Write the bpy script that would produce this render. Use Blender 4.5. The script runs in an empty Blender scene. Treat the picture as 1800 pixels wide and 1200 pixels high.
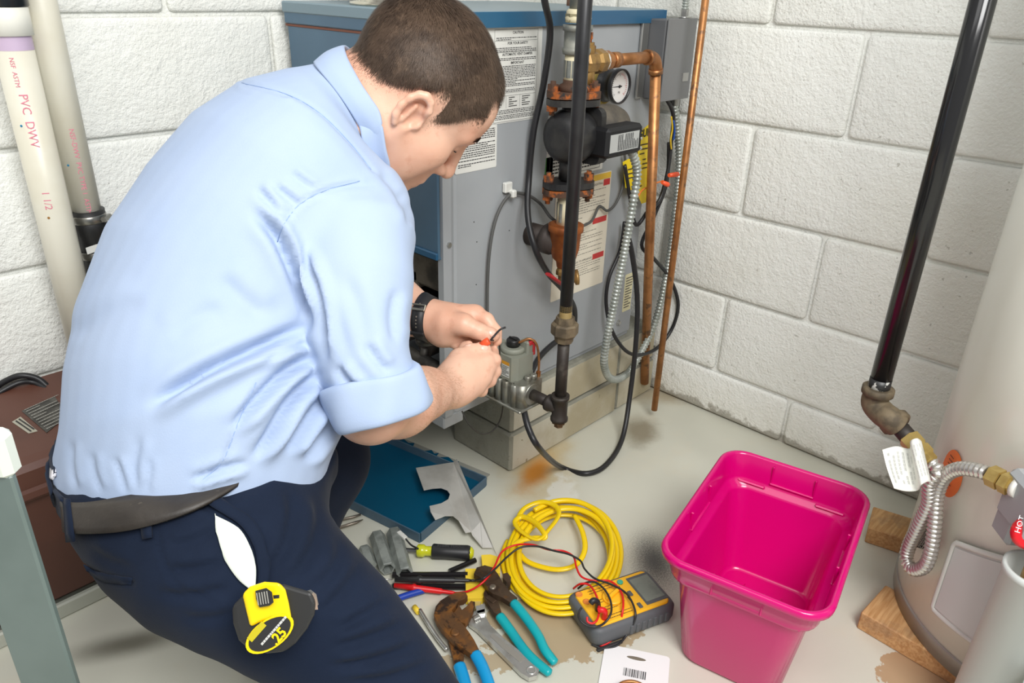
import bpy, bmesh, math, random
import numpy as np
from mathutils import Vector, Matrix
random.seed(7); rng = np.random.default_rng(7)
S = bpy.context.scene; COL = S.collection; D = bpy.data
pi = math.pi
# ------------------------------------------------------------------ camera
F_PX, PITCH, ROLL, YAW, EYE = 1332.0, 0.44587, 0.02986, 0.75353, 1.02
_f = np.array([math.cos(PITCH)*math.cos(YAW), math.cos(PITCH)*math.sin(YAW), -math.sin(PITCH)])
_r = np.array([math.sin(YAW), -math.cos(YAW), 0.0]); _u = np.cross(_r, _f)
CR = math.cos(ROLL)*_r + math.sin(ROLL)*_u; CU = -math.sin(ROLL)*_r + math.cos(ROLL)*_u; CF = _f
CO = np.array([0, 0, EYE])
cam = D.objects.new('camera', D.cameras.new('camera')); COL.objects.link(cam)
cam.matrix_world = Matrix(((CR[0], CU[0], -CF[0], 0), (CR[1], CU[1], -CF[1], 0), (CR[2], CU[2], -CF[2], EYE), (0, 0, 0, 1)))
cam.data.sensor_width = 36.0; cam.data.lens = 36.0*F_PX/1800.0; cam.data.clip_start = 0.02
S.camera = cam
# ------------------------------------------------------------------ world, lights, exposure
S.view_settings.view_transform = 'Standard'; S.view_settings.look = 'None'
S.view_settings.gamma = 1.0; S.view_settings.use_curve_mapping = False; S.view_settings.exposure = 0.1
W = D.worlds.new('world'); S.world = W; W.use_nodes = True
bg = W.node_tree.nodes['Background']; bg.inputs['Color'].default_value = (1.0, 1.0, 0.985, 1); bg.inputs['Strength'].default_value = 0.42
def area(name, loc, target, size, power, color=(1, 1, 1)):
    l = D.lights.new(name, 'AREA'); l.shape = 'SQUARE'; l.size = size; l.energy = power; l.color = color
    o = D.objects.new(name, l); COL.objects.link(o); o.location = loc
    o.rotation_euler = (Vector(target)-Vector(loc)).to_track_quat('-Z', 'Y').to_euler(); return o
area('softbox_right', (0.10, -0.66, 2.05), (1.1, 0.55, 0.45), 0.9, 48, (1.0, 1.0, 0.985))
area('ceiling_bounce_left', (-0.45, 0.45, 2.15), (0.6, 1.0, 0.5), 1.0, 8, (1.0, 1.0, 0.99))
# ------------------------------------------------------------------ pixel of the photograph -> point in the room
def at(px, py, X=None, Y=None, Z=None, d=None):
    v = CR*(px-900) - CU*(py-600) + CF*F_PX
    if d is not None: t = d/F_PX
    elif X is not None: t = (X-CO[0])/v[0]
    elif Y is not None: t = (Y-CO[1])/v[1]
    else: t = (Z-CO[2])/v[2]
    return CO + v*t
def pix(P):
    P = np.asarray(P, float)-CO; z = P@CF
    return np.stack([900+F_PX*(P@CR)/z, 600-F_PX*(P@CU)/z, z], -1)
# ------------------------------------------------------------------ materials
MATS = {}
class NT:
    def __init__(s, m): s.m = m; s.t = m.node_tree; s.n = s.t.nodes; s.b = s.n['Principled BSDF']
    def new(s, typ, **kw):
        nd = s.n.new(typ)
        for k, v in kw.items():
            if k in nd.inputs: s.set(nd, k, v)
            else: setattr(nd, k, v)
        return nd
    def set(s, nd, k, v):
        i = nd.inputs[k]
        if isinstance(v, bpy.types.NodeSocket): s.t.links.new(v, i)
        else: i.default_value = v
    def coord(s, kind='Object'): return s.new('ShaderNodeTexCoord').outputs[kind]
    def noise(s, scale, detail=3, rough=.55, vec=None, dist=0.):
        nd = s.new('ShaderNodeTexNoise', Scale=scale, Detail=detail, Roughness=rough, Distortion=dist)
        s.set(nd, 'Vector', vec if vec is not None else s.coord()); return nd.outputs['Fac']
    def ramp(s, fac, lo, hi):
        nd = s.new('ShaderNodeMapRange', interpolation_type='SMOOTHSTEP'); s.set(nd, 'Value', fac); s.set(nd, 'From Min', lo); s.set(nd, 'From Max', hi); return nd.outputs['Result']
    def math(s, op, a, b=0.):
        nd = s.new('ShaderNodeMath', operation=op); 
        for i, v in enumerate((a, b)):
            if isinstance(v, bpy.types.NodeSocket): s.t.links.new(v, nd.inputs[i])
            else: nd.inputs[i].default_value = v
        return nd.outputs[0]
    def mix(s, fac, a, b):
        nd = s.new('ShaderNodeMix', data_type='RGBA')
        for i, v in ((0, fac), (6, a), (7, b)):
            if isinstance(v, bpy.types.NodeSocket): s.t.links.new(v, nd.inputs[i])
            else: nd.inputs[i].default_value = (v if i == 0 else (*v, 1) if len(v) == 3 else v)
        return nd.outputs[2]
    def bump(s, h, strength, dist=0.002, prev=None):
        nd = s.new('ShaderNodeBump', Strength=strength, Distance=dist, Height=h)
        if prev is not None: s.set(nd, 'Normal', prev)
        return nd.outputs['Normal']
def srgb(r, g, b):
    f = lambda c: (c/255/12.92 if c/255 <= .04045 else ((c/255+.055)/1.055)**2.4)
    return (f(r), f(g), f(b))
def mat(name, col, rough=.5, metal=0., spec=.5, var=None, vscale=8., vlo=.4, vhi=.65, bump=0., bscale=60., bdist=.002, coat=0., var2=None, v2scale=40., v2=(.55, .7), rvar=0., aniso=None):
    if name in MATS: return MATS[name]
    m = D.materials.new(name); m.use_nodes = True; t = NT(m); b = t.b
    t.set(b, 'Base Color', (*col, 1)); t.set(b, 'Roughness', rough); t.set(b, 'Metallic', metal); t.set(b, 'Specular IOR Level', spec)
    if coat: t.set(b, 'Coat Weight', coat); t.set(b, 'Coat Roughness', .1)
    c = col
    if var is not None:
        c = t.mix(t.ramp(t.noise(vscale, 5), vlo, vhi), col, var); t.set(b, 'Base Color', c)
    if var2 is not None:
        c = t.mix(t.ramp(t.noise(v2scale, 4, .6), *v2), c, var2); t.set(b, 'Base Color', c)
    if rvar: t.set(b, 'Roughness', t.math('ADD', t.math('MULTIPLY', t.noise(vscale*2, 3), rvar), rough-rvar/2))
    if bump: t.set(b, 'Normal', t.bump(t.noise(bscale, 4, .6), bump, bdist))
    MATS[name] = m; return m
# ------------------------------------------------------------------ mesh builder
def V3(p): return np.array(p, float)
def unit(v): v = np.asarray(v, float); n = np.linalg.norm(v); return v/n if n > 1e-12 else v
def frame(d, up=(0, 0, 1)):
    d = unit(d); a = np.cross(up, d)
    if np.linalg.norm(a) < 1e-3: a = np.cross((1, 0, 0), d)
    a = unit(a); return a, np.cross(d, a), d
def crom(pts, n=8, closed=False):
    P = np.array(pts, float); N = len(P); out = []
    if N < 3: return P
    for i in range(N if closed else N-1):
        if closed: p0, p1, p2, p3 = P[(i-1) % N], P[i], P[(i+1) % N], P[(i+2) % N]
        else: p0, p1, p2, p3 = P[max(i-1, 0)], P[i], P[i+1], P[min(i+2, N-1)]
        for k in range(n):
            t = k/n; out.append(.5*(2*p1+(p2-p0)*t+(2*p0-5*p1+4*p2-p3)*t*t+(3*p1-p0-3*p2+p3)*t**3))
    if not closed: out.append(P[-1])
    return np.array(out)
class MB:
    def __init__(s): s.v = []; s.f = []; s.sm = []
    def add(s, V, Fs, smooth=False):
        o = len(s.v); s.v.extend([tuple(map(float, p)) for p in V]); s.f.extend([tuple(i+o for i in f) for f in Fs]); s.sm.extend([smooth]*len(Fs)); return s
    def box(s, c, size, ax=None, bev=0.):
        """oriented box: c centre, size full lengths along the axes ax (rows)"""
        A = np.eye(3) if ax is None else np.array([unit(a) for a in ax]); h = np.array(size, float)/2
        bev = min(bev, .45*min(size))
        if bev <= 0:
            V = [V3(c)+sum(sg*h[i]*A[i] for i, sg in enumerate(q)) for q in [(x, y, z) for x in (-1, 1) for y in (-1, 1) for z in (-1, 1)]]
            return s.add(V, [(0, 1, 3, 2), (4, 6, 7, 5), (0, 4, 5, 1), (2, 3, 7, 6), (0, 2, 6, 4), (1, 5, 7, 3)])
        V = []; idx = {}
        for sx in (-1, 1):
            for sy in (-1, 1):
                for sz in (-1, 1):
                    for k in range(3):
                        q = [h[0]-bev, h[1]-bev, h[2]-bev]; q[k] = h[k]; q = np.array(q)*(sx, sy, sz)
                        idx[(sx, sy, sz, k)] = len(V); V.append(V3(c)+q@A)
        F = []
        for k in range(3):
            i, j = (k+1) % 3, (k+2) % 3
            for sg in (-1, 1):
                r = []
                for a, b in ((-1, -1), (1, -1), (1, 1), (-1, 1)):
                    q = [0, 0, 0]; q[k] = sg; q[i] = a; q[j] = b; r.append(idx[(*q, k)])
                F.append(tuple(r if sg > 0 else r[::-1]))
            for a in (-1, 1):
                for b in (-1, 1):
                    q0 = [0, 0, 0]; q1 = [0, 0, 0]; q0[k] = -1; q1[k] = 1
                    for q in (q0, q1): q[i] = a; q[j] = b
                    r = [idx[(*q0, i)], idx[(*q1, i)], idx[(*q1, j)], idx[(*q0, j)]]
                    F.append(tuple(r if a*b > 0 else r[::-1]))
        for sx in (-1, 1):
            for sy in (-1, 1):
                for sz in (-1, 1):
                    r = [idx[(sx, sy, sz, k)] for k in range(3)]; F.append(tuple(r if sx*sy*sz > 0 else r[::-1]))
        return s.add(V, F)
    def tube(s, pts, r, n=12, cap=True, smooth=True, closed=False, flat=None, up=(0, 0, 1)):
        """swept tube along the points; r number or list; flat = (w, h) multiplies the cross-section"""
        P = np.array(pts, float); N = len(P); R = np.broadcast_to(np.array(r, float), (N,))
        T = np.zeros_like(P)
        for i in range(N):
            a, b = (P[(i-1) % N], P[(i+1) % N]) if closed else (P[max(i-1, 0)], P[min(i+1, N-1)])
            T[i] = unit(b-a)
        a, b, _ = frame(T[0], up); V = []
        fx, fy = flat or (1, 1)
        for i in range(N):
            a = unit(a-T[i]*np.dot(a, T[i])); b = np.cross(T[i], a)
            for k in range(n):
                th = 2*pi*k/n; V.append(P[i]+R[i]*(math.cos(th)*a*fx+math.sin(th)*b*fy))
        F = []
        for i in range(N if closed else N-1):
            j = (i+1) % N
            for k in range(n):
                l = (k+1) % n; F.append((i*n+k, i*n+l, j*n+l, j*n+k))
        s.add(V, F, smooth)
        if cap and not closed:
            o = len(s.v)-N*n
            s.f.append(tuple(o+k for k in range(n))[::-1]); s.f.append(tuple(o+(N-1)*n+k for k in range(n))); s.sm += [False, False]
        return s
    def cyl(s, a, b, r, r2=None, n=24, smooth=True): return s.tube([a, b], [r, r if r2 is None else r2], n, True, smooth)
    def lathe(s, a, d, prof, n=24, smooth=True, cap=True, up=(0, 0, 1)):
        """profile [(dist along d, radius)] turned about the line a + t d"""
        x, y, z = frame(d, up); a = V3(a); V = []
        for t, r in prof:
            for k in range(n):
                th = 2*pi*k/n; V.append(a+z*t+r*(math.cos(th)*x+math.sin(th)*y))
        F = [(i*n+k, i*n+(k+1) % n, (i+1)*n+(k+1) % n, (i+1)*n+k) for i in range(len(prof)-1) for k in range(n)]
        o = len(s.v); s.add(V, F, smooth)
        if cap:
            s.f.append(tuple(o+k for k in range(n))[::-1]); s.f.append(tuple(o+(len(prof)-1)*n+k for k in range(n))); s.sm += [False, False]
        return s
    def prism(s, poly, o, u, v, w, t, bev=0.):
        """2-D outline poly (counter-clockwise in u,v) extruded from o by t along w"""
        o, u, v, w = V3(o), V3(u), V3(v), V3(w); N = len(poly)
        V = [o+u*p[0]+v*p[1] for p in poly]+[o+u*p[0]+v*p[1]+w*t for p in poly]
        F = [tuple(range(N))[::-1], tuple(range(N, 2*N))]+[(i, (i+1) % N, N+(i+1) % N, N+i) for i in range(N)]
        return s.add(V, F)
    def quad(s, *P): return s.add(P, [tuple(range(len(P)))])
    def sphere(s, c, r, n=12, m=8, ax=None, flat=(1, 1, 1)):
        A = np.eye(3) if ax is None else np.array(ax); V = []
        for i in range(m+1):
            ph = pi*i/m
            for k in range(n):
                th = 2*pi*k/n
                q = np.array([math.sin(ph)*math.cos(th)*flat[0], math.sin(ph)*math.sin(th)*flat[1], -math.cos(ph)*flat[2]])*r
                V.append(V3(c)+q@A)
        F = [(i*n+k, i*n+(k+1) % n, (i+1)*n+(k+1) % n, (i+1)*n+k) for i in range(m) for k in range(n)]
        return s.add(V, F, True)
    def bolt(s, c, d, r=.006, h=.005): return s.tube([V3(c), V3(c)+unit(d)*h], r, 6, True, False)
    def rib(s, pts, r, depth, pitch, n=12):
        """corrugated / spiral-armoured hose"""
        P = np.array(pts, float); L = np.concatenate([[0], np.cumsum(np.linalg.norm(np.diff(P, axis=0), axis=1))])
        N = int(L[-1]/pitch*4)+1; q = np.linspace(0, L[-1], N)
        Q = np.stack([np.interp(q, L, P[:, i]) for i in range(3)], 1)
        R = r-depth*(.5-.5*np.cos(2*pi*q/pitch)); return s.tube(Q, R, n)
def tag(o, label=None, cat=None, group=None, kind=None):
    for k, v in (('label', label), ('category', cat), ('group', group), ('kind', kind)):
        if v: o[k] = v
    return o
def mesh_obj(name, mb, m, parent=None, off=(0, 0, 0), sub=0):
    me = D.meshes.new(name); off = np.array(off, float)
    V = np.array(mb.v)-off if len(mb.v) else np.zeros((0, 3))
    me.from_pydata(V.tolist(), [], mb.f); me.polygons.foreach_set('use_smooth', mb.sm); me.update()
    bm = bmesh.new(); bm.from_mesh(me); bmesh.ops.remove_doubles(bm, verts=bm.verts, dist=1e-6); bmesh.ops.recalc_face_normals(bm, faces=bm.faces); bm.to_mesh(me); bm.free()
    o = D.objects.new(name, me); COL.objects.link(o)
    if m is not None: me.materials.append(m)
    if parent is not None: o.parent = parent
    if sub: md = o.modifiers.new('smooth', 'SUBSURF'); md.levels = md.render_levels = sub
    return o
class Thing:
    """a top-level thing: an Empty at its base that parents its parts (all built in room coordinates)"""
    def __init__(s, name, label, cat, base, group=None, kind=None):
        s.e = D.objects.new(name, None); COL.objects.link(s.e); s.e.empty_display_size = .05
        s.b = np.array(base, float); s.e.location = base; tag(s.e, label, cat, group, kind)
    def part(s, name, mb, m, parent=None, label=None, kind=None, sub=0):
        o = mesh_obj(name, mb, m, parent or s.e, s.b, sub); tag(o, label, kind=kind or ('stuff' if name in ('fine_print', 'panel_print', 'scale') else None)); return o
    def text(s, body, size, m, o, u, v, parent=None, name='lettering', align='LEFT', label=None, bold=0.):
        ob = text_obj(body, size, m, np.array(o)-s.b, u, v, name, align, bold); ob.parent = parent or s.e; tag(ob, label); return ob
def single(name, label, cat, mb, m, group=None, kind=None, sub=0):
    """a thing of one mesh, its origin at the middle of its base"""
    V = np.array(mb.v); b = np.array([*(V[:, :2].min(0)+V[:, :2].max(0))/2, V[:, 2].min()])
    o = mesh_obj(name, mb, m, None, b, sub); o.location = b; return tag(o, label, cat, group, kind)
def text_obj(body, size, m, o, u, v, name='lettering', align='LEFT', bold=0.):
    cu = D.curves.new(name, 'FONT'); cu.body = body; cu.size = size; cu.align_x = align; cu.align_y = 'BOTTOM'; cu.offset = bold*size; cu.resolution_u = 2
    t = D.objects.new(name, cu); COL.objects.link(t); bpy.context.view_layer.update()
    me = D.meshes.new_from_object(t.evaluated_get(bpy.context.evaluated_depsgraph_get())); D.objects.remove(t); D.curves.remove(cu)
    u, v = unit(u), unit(v); w = np.cross(u, v); n = len(me.vertices); A = np.zeros(n*3); me.vertices.foreach_get('co', A); A = A.reshape(-1, 3)
    A = np.array(o)+A[:, :1]*u+A[:, 1:2]*v+A[:, 2:]*w; me.vertices.foreach_set('co', A.ravel()); me.update()
    me.name = name; me.materials.clear(); me.materials.append(m); ob = D.objects.new(name, me); COL.objects.link(ob); return ob
def greek(mb, o, u, v, w, h, rows, seed=0, fill=.8, th=.45, wl=(.02, .075)):
    """rows of unreadably small print: dashes of word length on the plane o,u,v"""
    r = random.Random(seed); u, v, o = unit(u), unit(v), V3(o)
    for i in range(rows):
        y = h-(i+.5)*h/rows; x = 0; end = w*(1 if r.random() < fill else r.uniform(.35, .9)); hh = h/rows*th/2
        while x < end:
            l = min(r.uniform(*wl)*w, end-x)
            mb.quad(o+u*x+v*(y-hh), o+u*(x+l)+v*(y-hh), o+u*(x+l)+v*(y+hh), o+u*x+v*(y+hh)); x += l+.012*w
    return mb
def rrect(w, h, r, n=5):
    P = []
    for cx, cy, a0 in ((w-r, h-r, 0), (r, h-r, 90), (r, r, 180), (w-r, r, 270)):
        for k in range(n+1):
            a = math.radians(a0+90*k/n); P.append((cx+r*math.cos(a), cy+r*math.sin(a)))
    return P
X_, Y_, Z_ = np.eye(3)
INK = mat('black_print', (.02, .02, .022), .7)
PAPER = mat('label_paper', srgb(222, 222, 216), .45)
# ================================================================== the room shell
XR, YL, COURSE, BL, BZ0 = 1.632, 1.49, 0.2055, 0.4064, 0.1235
def wall_mat():
    m = D.materials.new('white_painted_block'); m.use_nodes = True; t = NT(m); P = t.new('ShaderNodeNewGeometry').outputs['Position']
    n1 = t.noise(170, 3, .6, P); n2 = t.noise(45, 3, .5, P); n3 = t.noise(2.2, 4, .6, P)
    c = t.mix(t.ramp(n3, .42, .75), srgb(244, 245, 240), srgb(234, 234, 226))
    c = t.mix(t.math('MULTIPLY', t.ramp(t.noise(75, 2, .5, P), .72, .76), .5), c, srgb(150, 148, 135))
    # bare grey and dirt where the paint has flaked off just above the floor
    sep = t.new('ShaderNodeSeparateXYZ', Vector=P); low = t.math('ADD', sep.outputs['Z'], t.math('MULTIPLY', t.math('SUBTRACT', t.noise(14, 4, .65, P), .5), -.11))
    c = t.mix(t.ramp(low, .03, .018), c, srgb(168, 166, 158))
    c = t.mix(t.math('MULTIPLY', t.ramp(t.math('ADD', low, t.math('MULTIPLY', t.noise(6, 3, .6, P), .1)), .16, .06), .22), c, srgb(205, 198, 180))
    t.set(t.b, 'Base Color', c); t.set(t.b, 'Roughness', .5); t.set(t.b, 'Specular IOR Level', .35)
    t.set(t.b, 'Normal', t.bump(n1, .8, .0034, t.bump(n2, .5, .006))); return m
WALLM = wall_mat()
def soft_block(w, h, t=.008, bev=.0045, joint=.0085):
    """front of one painted block with rounded arrises; x along wall, y up, z out of wall"""
    mb = MB(); a, b = w/2-joint/2, h/2-joint/2
    rings = [(0, 0), (0, t-bev), (bev*.3, t-bev*.3), (bev, t), (bev*2.6, t+.0012)]
    V = []; N = 0
    for ins, z in rings:
        rr = rrect(2*(a-ins), 2*(b-ins), max(.004, .009-ins*.5), 2); N = len(rr)
        V += [(x-(a-ins), y-(b-ins), z) for x, y in rr]
    F = [(i*N+k, i*N+(k+1) % N, (i+1)*N+(k+1) % N, (i+1)*N+k) for i in range(len(rings)-1) for k in range(N)]
    F.append(tuple(range((len(rings)-1)*N, len(rings)*N))); mb.add(V, F, True); return mb
def block_wall(name, axis, v, u0, u1, z1, phase, zoff, extra):
    """axis 'X': wall plane x=v, blocks run along y;  axis 'Y': wall plane y=v, blocks run along x"""
    mb = MB()
    if axis == 'X': mb.box((v+.06, (u0+u1)/2, z1/2-.05), (.12, u1-u0, z1+.1))
    else: mb.box(((u0+u1)/2, v+.06, z1/2-.05), (u1-u0, .12, z1+.1))
    W_ = single(name, None, None, mb, WALLM, kind='structure'); b = W_.location
    cache = {}
    zs = [(0, BZ0+zoff)]; z = BZ0+zoff
    while z < z1-.01: zs.append((z, min(z+COURSE, z1))); z += COURSE
    for ci, (za, zb) in enumerate(zs):
        us = []; s = phase+(.5*BL if ci % 2 else 0); k = math.floor((u0-s)/BL)
        while s+k*BL < u1:
            a, c = max(u0, s+k*BL), min(u1, s+(k+1)*BL); k += 1
            if c-a > .03: us.append((a, c))
        for a, c in us:
            key = (round(c-a, 3), round(zb-za, 3))
            if key not in cache:
                cache[key] = D.meshes.new('concrete_block'); q = soft_block(*key)
                cache[key].from_pydata(q.v, [], q.f); cache[key].polygons.foreach_set('use_smooth', [True]*len(q.f)); cache[key].materials.append(WALLM)
            o = D.objects.new('concrete_block', cache[key]); COL.objects.link(o); o.parent = W_
            um, zm = (a+c)/2, (za+zb)/2; jit = random.uniform(-.0012, .0012)
            if axis == 'X': M = Matrix(((0, 0, -1, v+jit-.001), (-1, 0, 0, um), (0, 1, 0, zm), (0, 0, 0, 1)))
            else: M = Matrix(((1, 0, 0, um), (0, 0, -1, v+jit-.001), (0, 1, 0, zm), (0, 0, 0, 1)))
            o.matrix_local = Matrix.Translation(-b) @ M
    return W_
block_wall('wall_right', 'X', XR, -1.3, YL, 1.36, .6018, 0, None)
block_wall('wall_left', 'Y', YL, -.75, XR, 1.36, .44, 0.0, None)
def floor_mat():
    m = D.materials.new('grey_painted_concrete_floor'); m.use_nodes = True; t = NT(m); P = t.new('ShaderNodeNewGeometry').outputs['Position']
    big = t.noise(1.6, 4, .6, P); c = t.mix(t.ramp(big, .3, .7), srgb(212, 211, 197), srgb(201, 200, 186))
    c = t.mix(t.math('MULTIPLY', t.ramp(t.noise(7, 5, .65, P), .5, .75), .45), c, srgb(212, 203, 182))
    warp = t.noise(9, 5, .65, P)
    def blob(px, py, rx, ry, rot, amp, col, soft, op, nz=None, c=None):
        o = at(px, py, Z=0); mp = t.new('ShaderNodeMapping', vector_type='TEXTURE'); t.set(mp, 'Vector', P)
        mp.inputs['Location'].default_value = (*o[:2], 0); mp.inputs['Rotation'].default_value = (0, 0, math.radians(rot)); mp.inputs['Scale'].default_value = (rx, ry, 1)
        ln = t.new('ShaderNodeVectorMath', operation='LENGTH'); t.set(ln, 0, mp.outputs[0])
        dd = t.math('ADD', ln.outputs['Value'], t.math('MULTIPLY', t.math('SUBTRACT', nz or warp, .5), amp))
        return t.mix(t.math('MULTIPLY', t.ramp(dd, 1+soft, 1-soft), op), c, col)
    tan = srgb(176, 158, 128); chip = t.noise(26, 6, .6, P)
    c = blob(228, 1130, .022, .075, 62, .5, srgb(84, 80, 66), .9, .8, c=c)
    c = blob(945, 800, .16, .07, 40, 1.6, srgb(188, 160, 100), .7, .75, c=c)
    c = blob(942, 830, .062, .026, 20, 1.6, srgb(196, 124, 30), .7, .95, c=c)
    c = blob(1128, 757, .06, .04, 20, 1.6, srgb(112, 96, 66), .6, .7, c=c)
    c = blob(1150, 690, .12, .05, -45, 1.6, srgb(160, 140, 105), .6, .6, c=c)
    c = blob(985, 870, .07, .03, 30, 2.4, srgb(222, 222, 214), .25, .7, chip, c=c)
    c = blob(1150, 985, .06, .035, 45, 1.7, srgb(60, 60, 62), .9, .9, t.noise(330, 3, .7, P), c=c)
    c = blob(1010, 1105, .145, .062, -30, 1.7, tan, .03, 1, chip, c=c)
    c = blob(905, 1085, .05, .045, -30, 1.9, tan, .03, 1, chip, c=c)
    c = blob(1625, 1185, .085, .05, -20, 1.5, srgb(178, 150, 118), .03, 1, chip, c=c)
    c = blob(850, 1165, .1, .02, -40, 3.2, tan, .03, .9, t.noise(60, 4, .6, P), c=c)
    c = blob(900, 1165, .26, .16, 0, .9, tan, .5, t.ramp(t.noise(95, 3, .5, P), .72, .76), c=c)
    c = t.mix(t.math('MULTIPLY', t.ramp(t.noise(130, 2, .5, P), .76, .8), .7), c, srgb(110, 102, 90))
    t.set(t.b, 'Base Color', c); t.set(t.b, 'Roughness', t.math('ADD', t.math('MULTIPLY', t.noise(5, 4, .6, P), .3), .25)); t.set(t.b, 'Specular IOR Level', .4)
    t.set(t.b, 'Normal', t.bump(t.noise(30, 4, .6, P), .2, .002)); return m
mb = MB().box((.45, .25, -.05), (2.5, 2.62, .1)); single('floor', None, None, mb, floor_mat(), kind='structure')
# ================================================================== the boiler on its blocks
GREY = mat('grey_jacket_enamel', srgb(164, 168, 171), .38, var=srgb(155, 159, 163), vscale=3, bump=.03, bscale=90, var2=srgb(120, 112, 100), v2scale=55, v2=(.74, .78))
GREYD = mat('dark_grey_enamel', srgb(92, 93, 95), .4)
BLUE = mat('blue_enamel', srgb(36, 88, 124), .32, var=srgb(44, 92, 122), vscale=2.5, var2=srgb(110, 120, 120), v2scale=70, v2=(.76, .8))
SLATE = mat('slate_blue_enamel', srgb(78, 108, 130), .36, var=srgb(70, 98, 120), vscale=2.5, var2=srgb(150, 130, 90), v2scale=46, v2=(.77, .8))
RUSTLINE = mat('rust_brown_edge', srgb(120, 74, 58), .7)
SOOT = mat('sooty_dark_steel', (.012, .012, .013), .7)
CAST = mat('sooty_firebrick', srgb(104, 96, 84), .9, var=srgb(60, 56, 50), vscale=14, bump=.3, bscale=80)
STEEL = mat('bright_zinc', srgb(190, 190, 186), .3, .9)
FX0, FX1, FY0, FY1, FZ0, FZ1 = .872, 1.505, 1.0, 1.45, .213, .97
B = Thing('boiler', 'grey and blue sheet-metal boiler with an open front, standing on concrete blocks', 'boiler', (1.19, 1.22, .2))
# side jacket with its folded front edge (profile in x,y swept up z)
prof = [(FX0, FY0+.012), (FX0, FY0-.003), (FX0+.02, FY0-.003), (FX0+.031, FY0+.003), (FX0+.036, FY0), (FX1, FY0), (FX1, FY0+.012)]
B.part('side_panel', MB().prism(prof[::-1], (0, 0, FZ0), X_, Y_, Z_, FZ1-.022-FZ0), GREY)
B.part('side_panel', MB().box(((FX0+FX1)/2, FY1-.006, (FZ0+FZ1-.02)/2), (FX1-FX0, .012, FZ1-.02-FZ0)), GREY)
B.part('back_panel', MB().box((FX1-.006, (FY0+FY1)/2, (FZ0+FZ1-.02)/2), (.0118, FY1-FY0-.026, FZ1-.02-FZ0)), GREY)
B.part('top_panel', MB().box(((FX0+FX1)/2-.003, (FY0+FY1)/2, FZ1-.011), (FX1-FX0+.018, FY1-FY0+.014, .022), bev=.003), mat('grey_blue_top', srgb(120, 140, 150), .4), label='grey blue lid with a turned-down blue edge')
B.part('top_edge', MB().box(((FX0+FX1)/2-.003, FY0-.0085, FZ1-.0135), (FX1-FX0+.018, .003, .025)), BLUE, label='bright blue edge strip of the lid')
B.part('header_panel', MB().box((FX0-.006, (FY0+FY1)/2, FZ1-.03), (.008, FY1-FY0+.006, .022), bev=.002), SLATE)
B.part('trim_strip', MB().box((FX0-.005, (FY0+FY1)/2, FZ1-.0435), (.006, FY1-FY0+.006, .004)), RUSTLINE)
fp = MB().box((FX0-.004, (FY0+FY1)/2, .738), (.006, FY1-FY0-.004, .376), bev=.002)
for z in (.553,): fp.box((FX0+.008, (FY0+FY1)/2, z), (.028, FY1-FY0-.006, .004))
fpo = B.part('front_panel', fp, SLATE)
B.part('edge_lip', MB().box((FX0-.009, (FY0+FY1)/2, .557), (.006, FY1-FY0-.004, .014), bev=.002), BLUE, fpo)
B.part('side_post', MB().box((FX0+.012, FY1-.018, .385), (.024, .03, .34)), GREY)
# the opened burner compartment
cv = MB()
cv.box((1.30, 1.225, .385), (.012, .42, .34)).box((1.09, 1.225, .545), (.42, .42, .012)).box((1.09, FY1-.02, .385), (.40, .012, .33)).box((1.09, FY0+.02, .385), (.40, .012, .33))
B.part('burner_compartment', cv, SOOT)
B.part('firebox_front', MB().box((.955, 1.225, .492), (.05, .40, .095), bev=.008).box((.945, 1.16, .455), (.03, .03, .04), bev=.004), CAST)
B.part('base_pan', MB().box((1.19, 1.225, FZ0-.006), (.63, .44, .012)).box((.90, FY0+.022, FZ0-.016), (.055, .04, .03), bev=.003), GREY)
for k in range(4):
    y = 1.09+.085*k
    B.part('burner_tube', MB().cyl((.90, y, .33), (1.28, y, .35), .022, n=14), mat('burnt_steel', srgb(58, 52, 48), .55, .6))
mf = MB().tube(crom([(.895, 1.02, .30), (.895, 1.2, .305), (.895, 1.42, .305)], 4), .014, 12)
for k in range(4): mf.cyl((.895, 1.09+.085*k, .303), (.90, 1.09+.085*k, .33), .009, n=8)
B.part('gas_manifold', mf, mat('black_iron_dusty', srgb(52, 50, 48), .55, .5, var=srgb(84, 80, 74), vscale=30))
for px, py in ((788, 430), (1087, 567)):
    p = at(px, py, Y=FY0-.002); m = MB().lathe(p+Y_*.003, -Y_, [(0, .008), (.003, .008), (.0035, .0055), (.008, .005)], 6, False)
    B.part('screw', m, STEEL)
for px, py in ((970, 270), (838, 425), (837, 500), (895, 405), (1042, 150), (833, 390)):
    p = at(px, py, Y=FY0); B.part('hole', MB().lathe(p+Y_*.002, -Y_, [(0, .0012), (.0025, .0012)], 8), SOOT)
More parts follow.
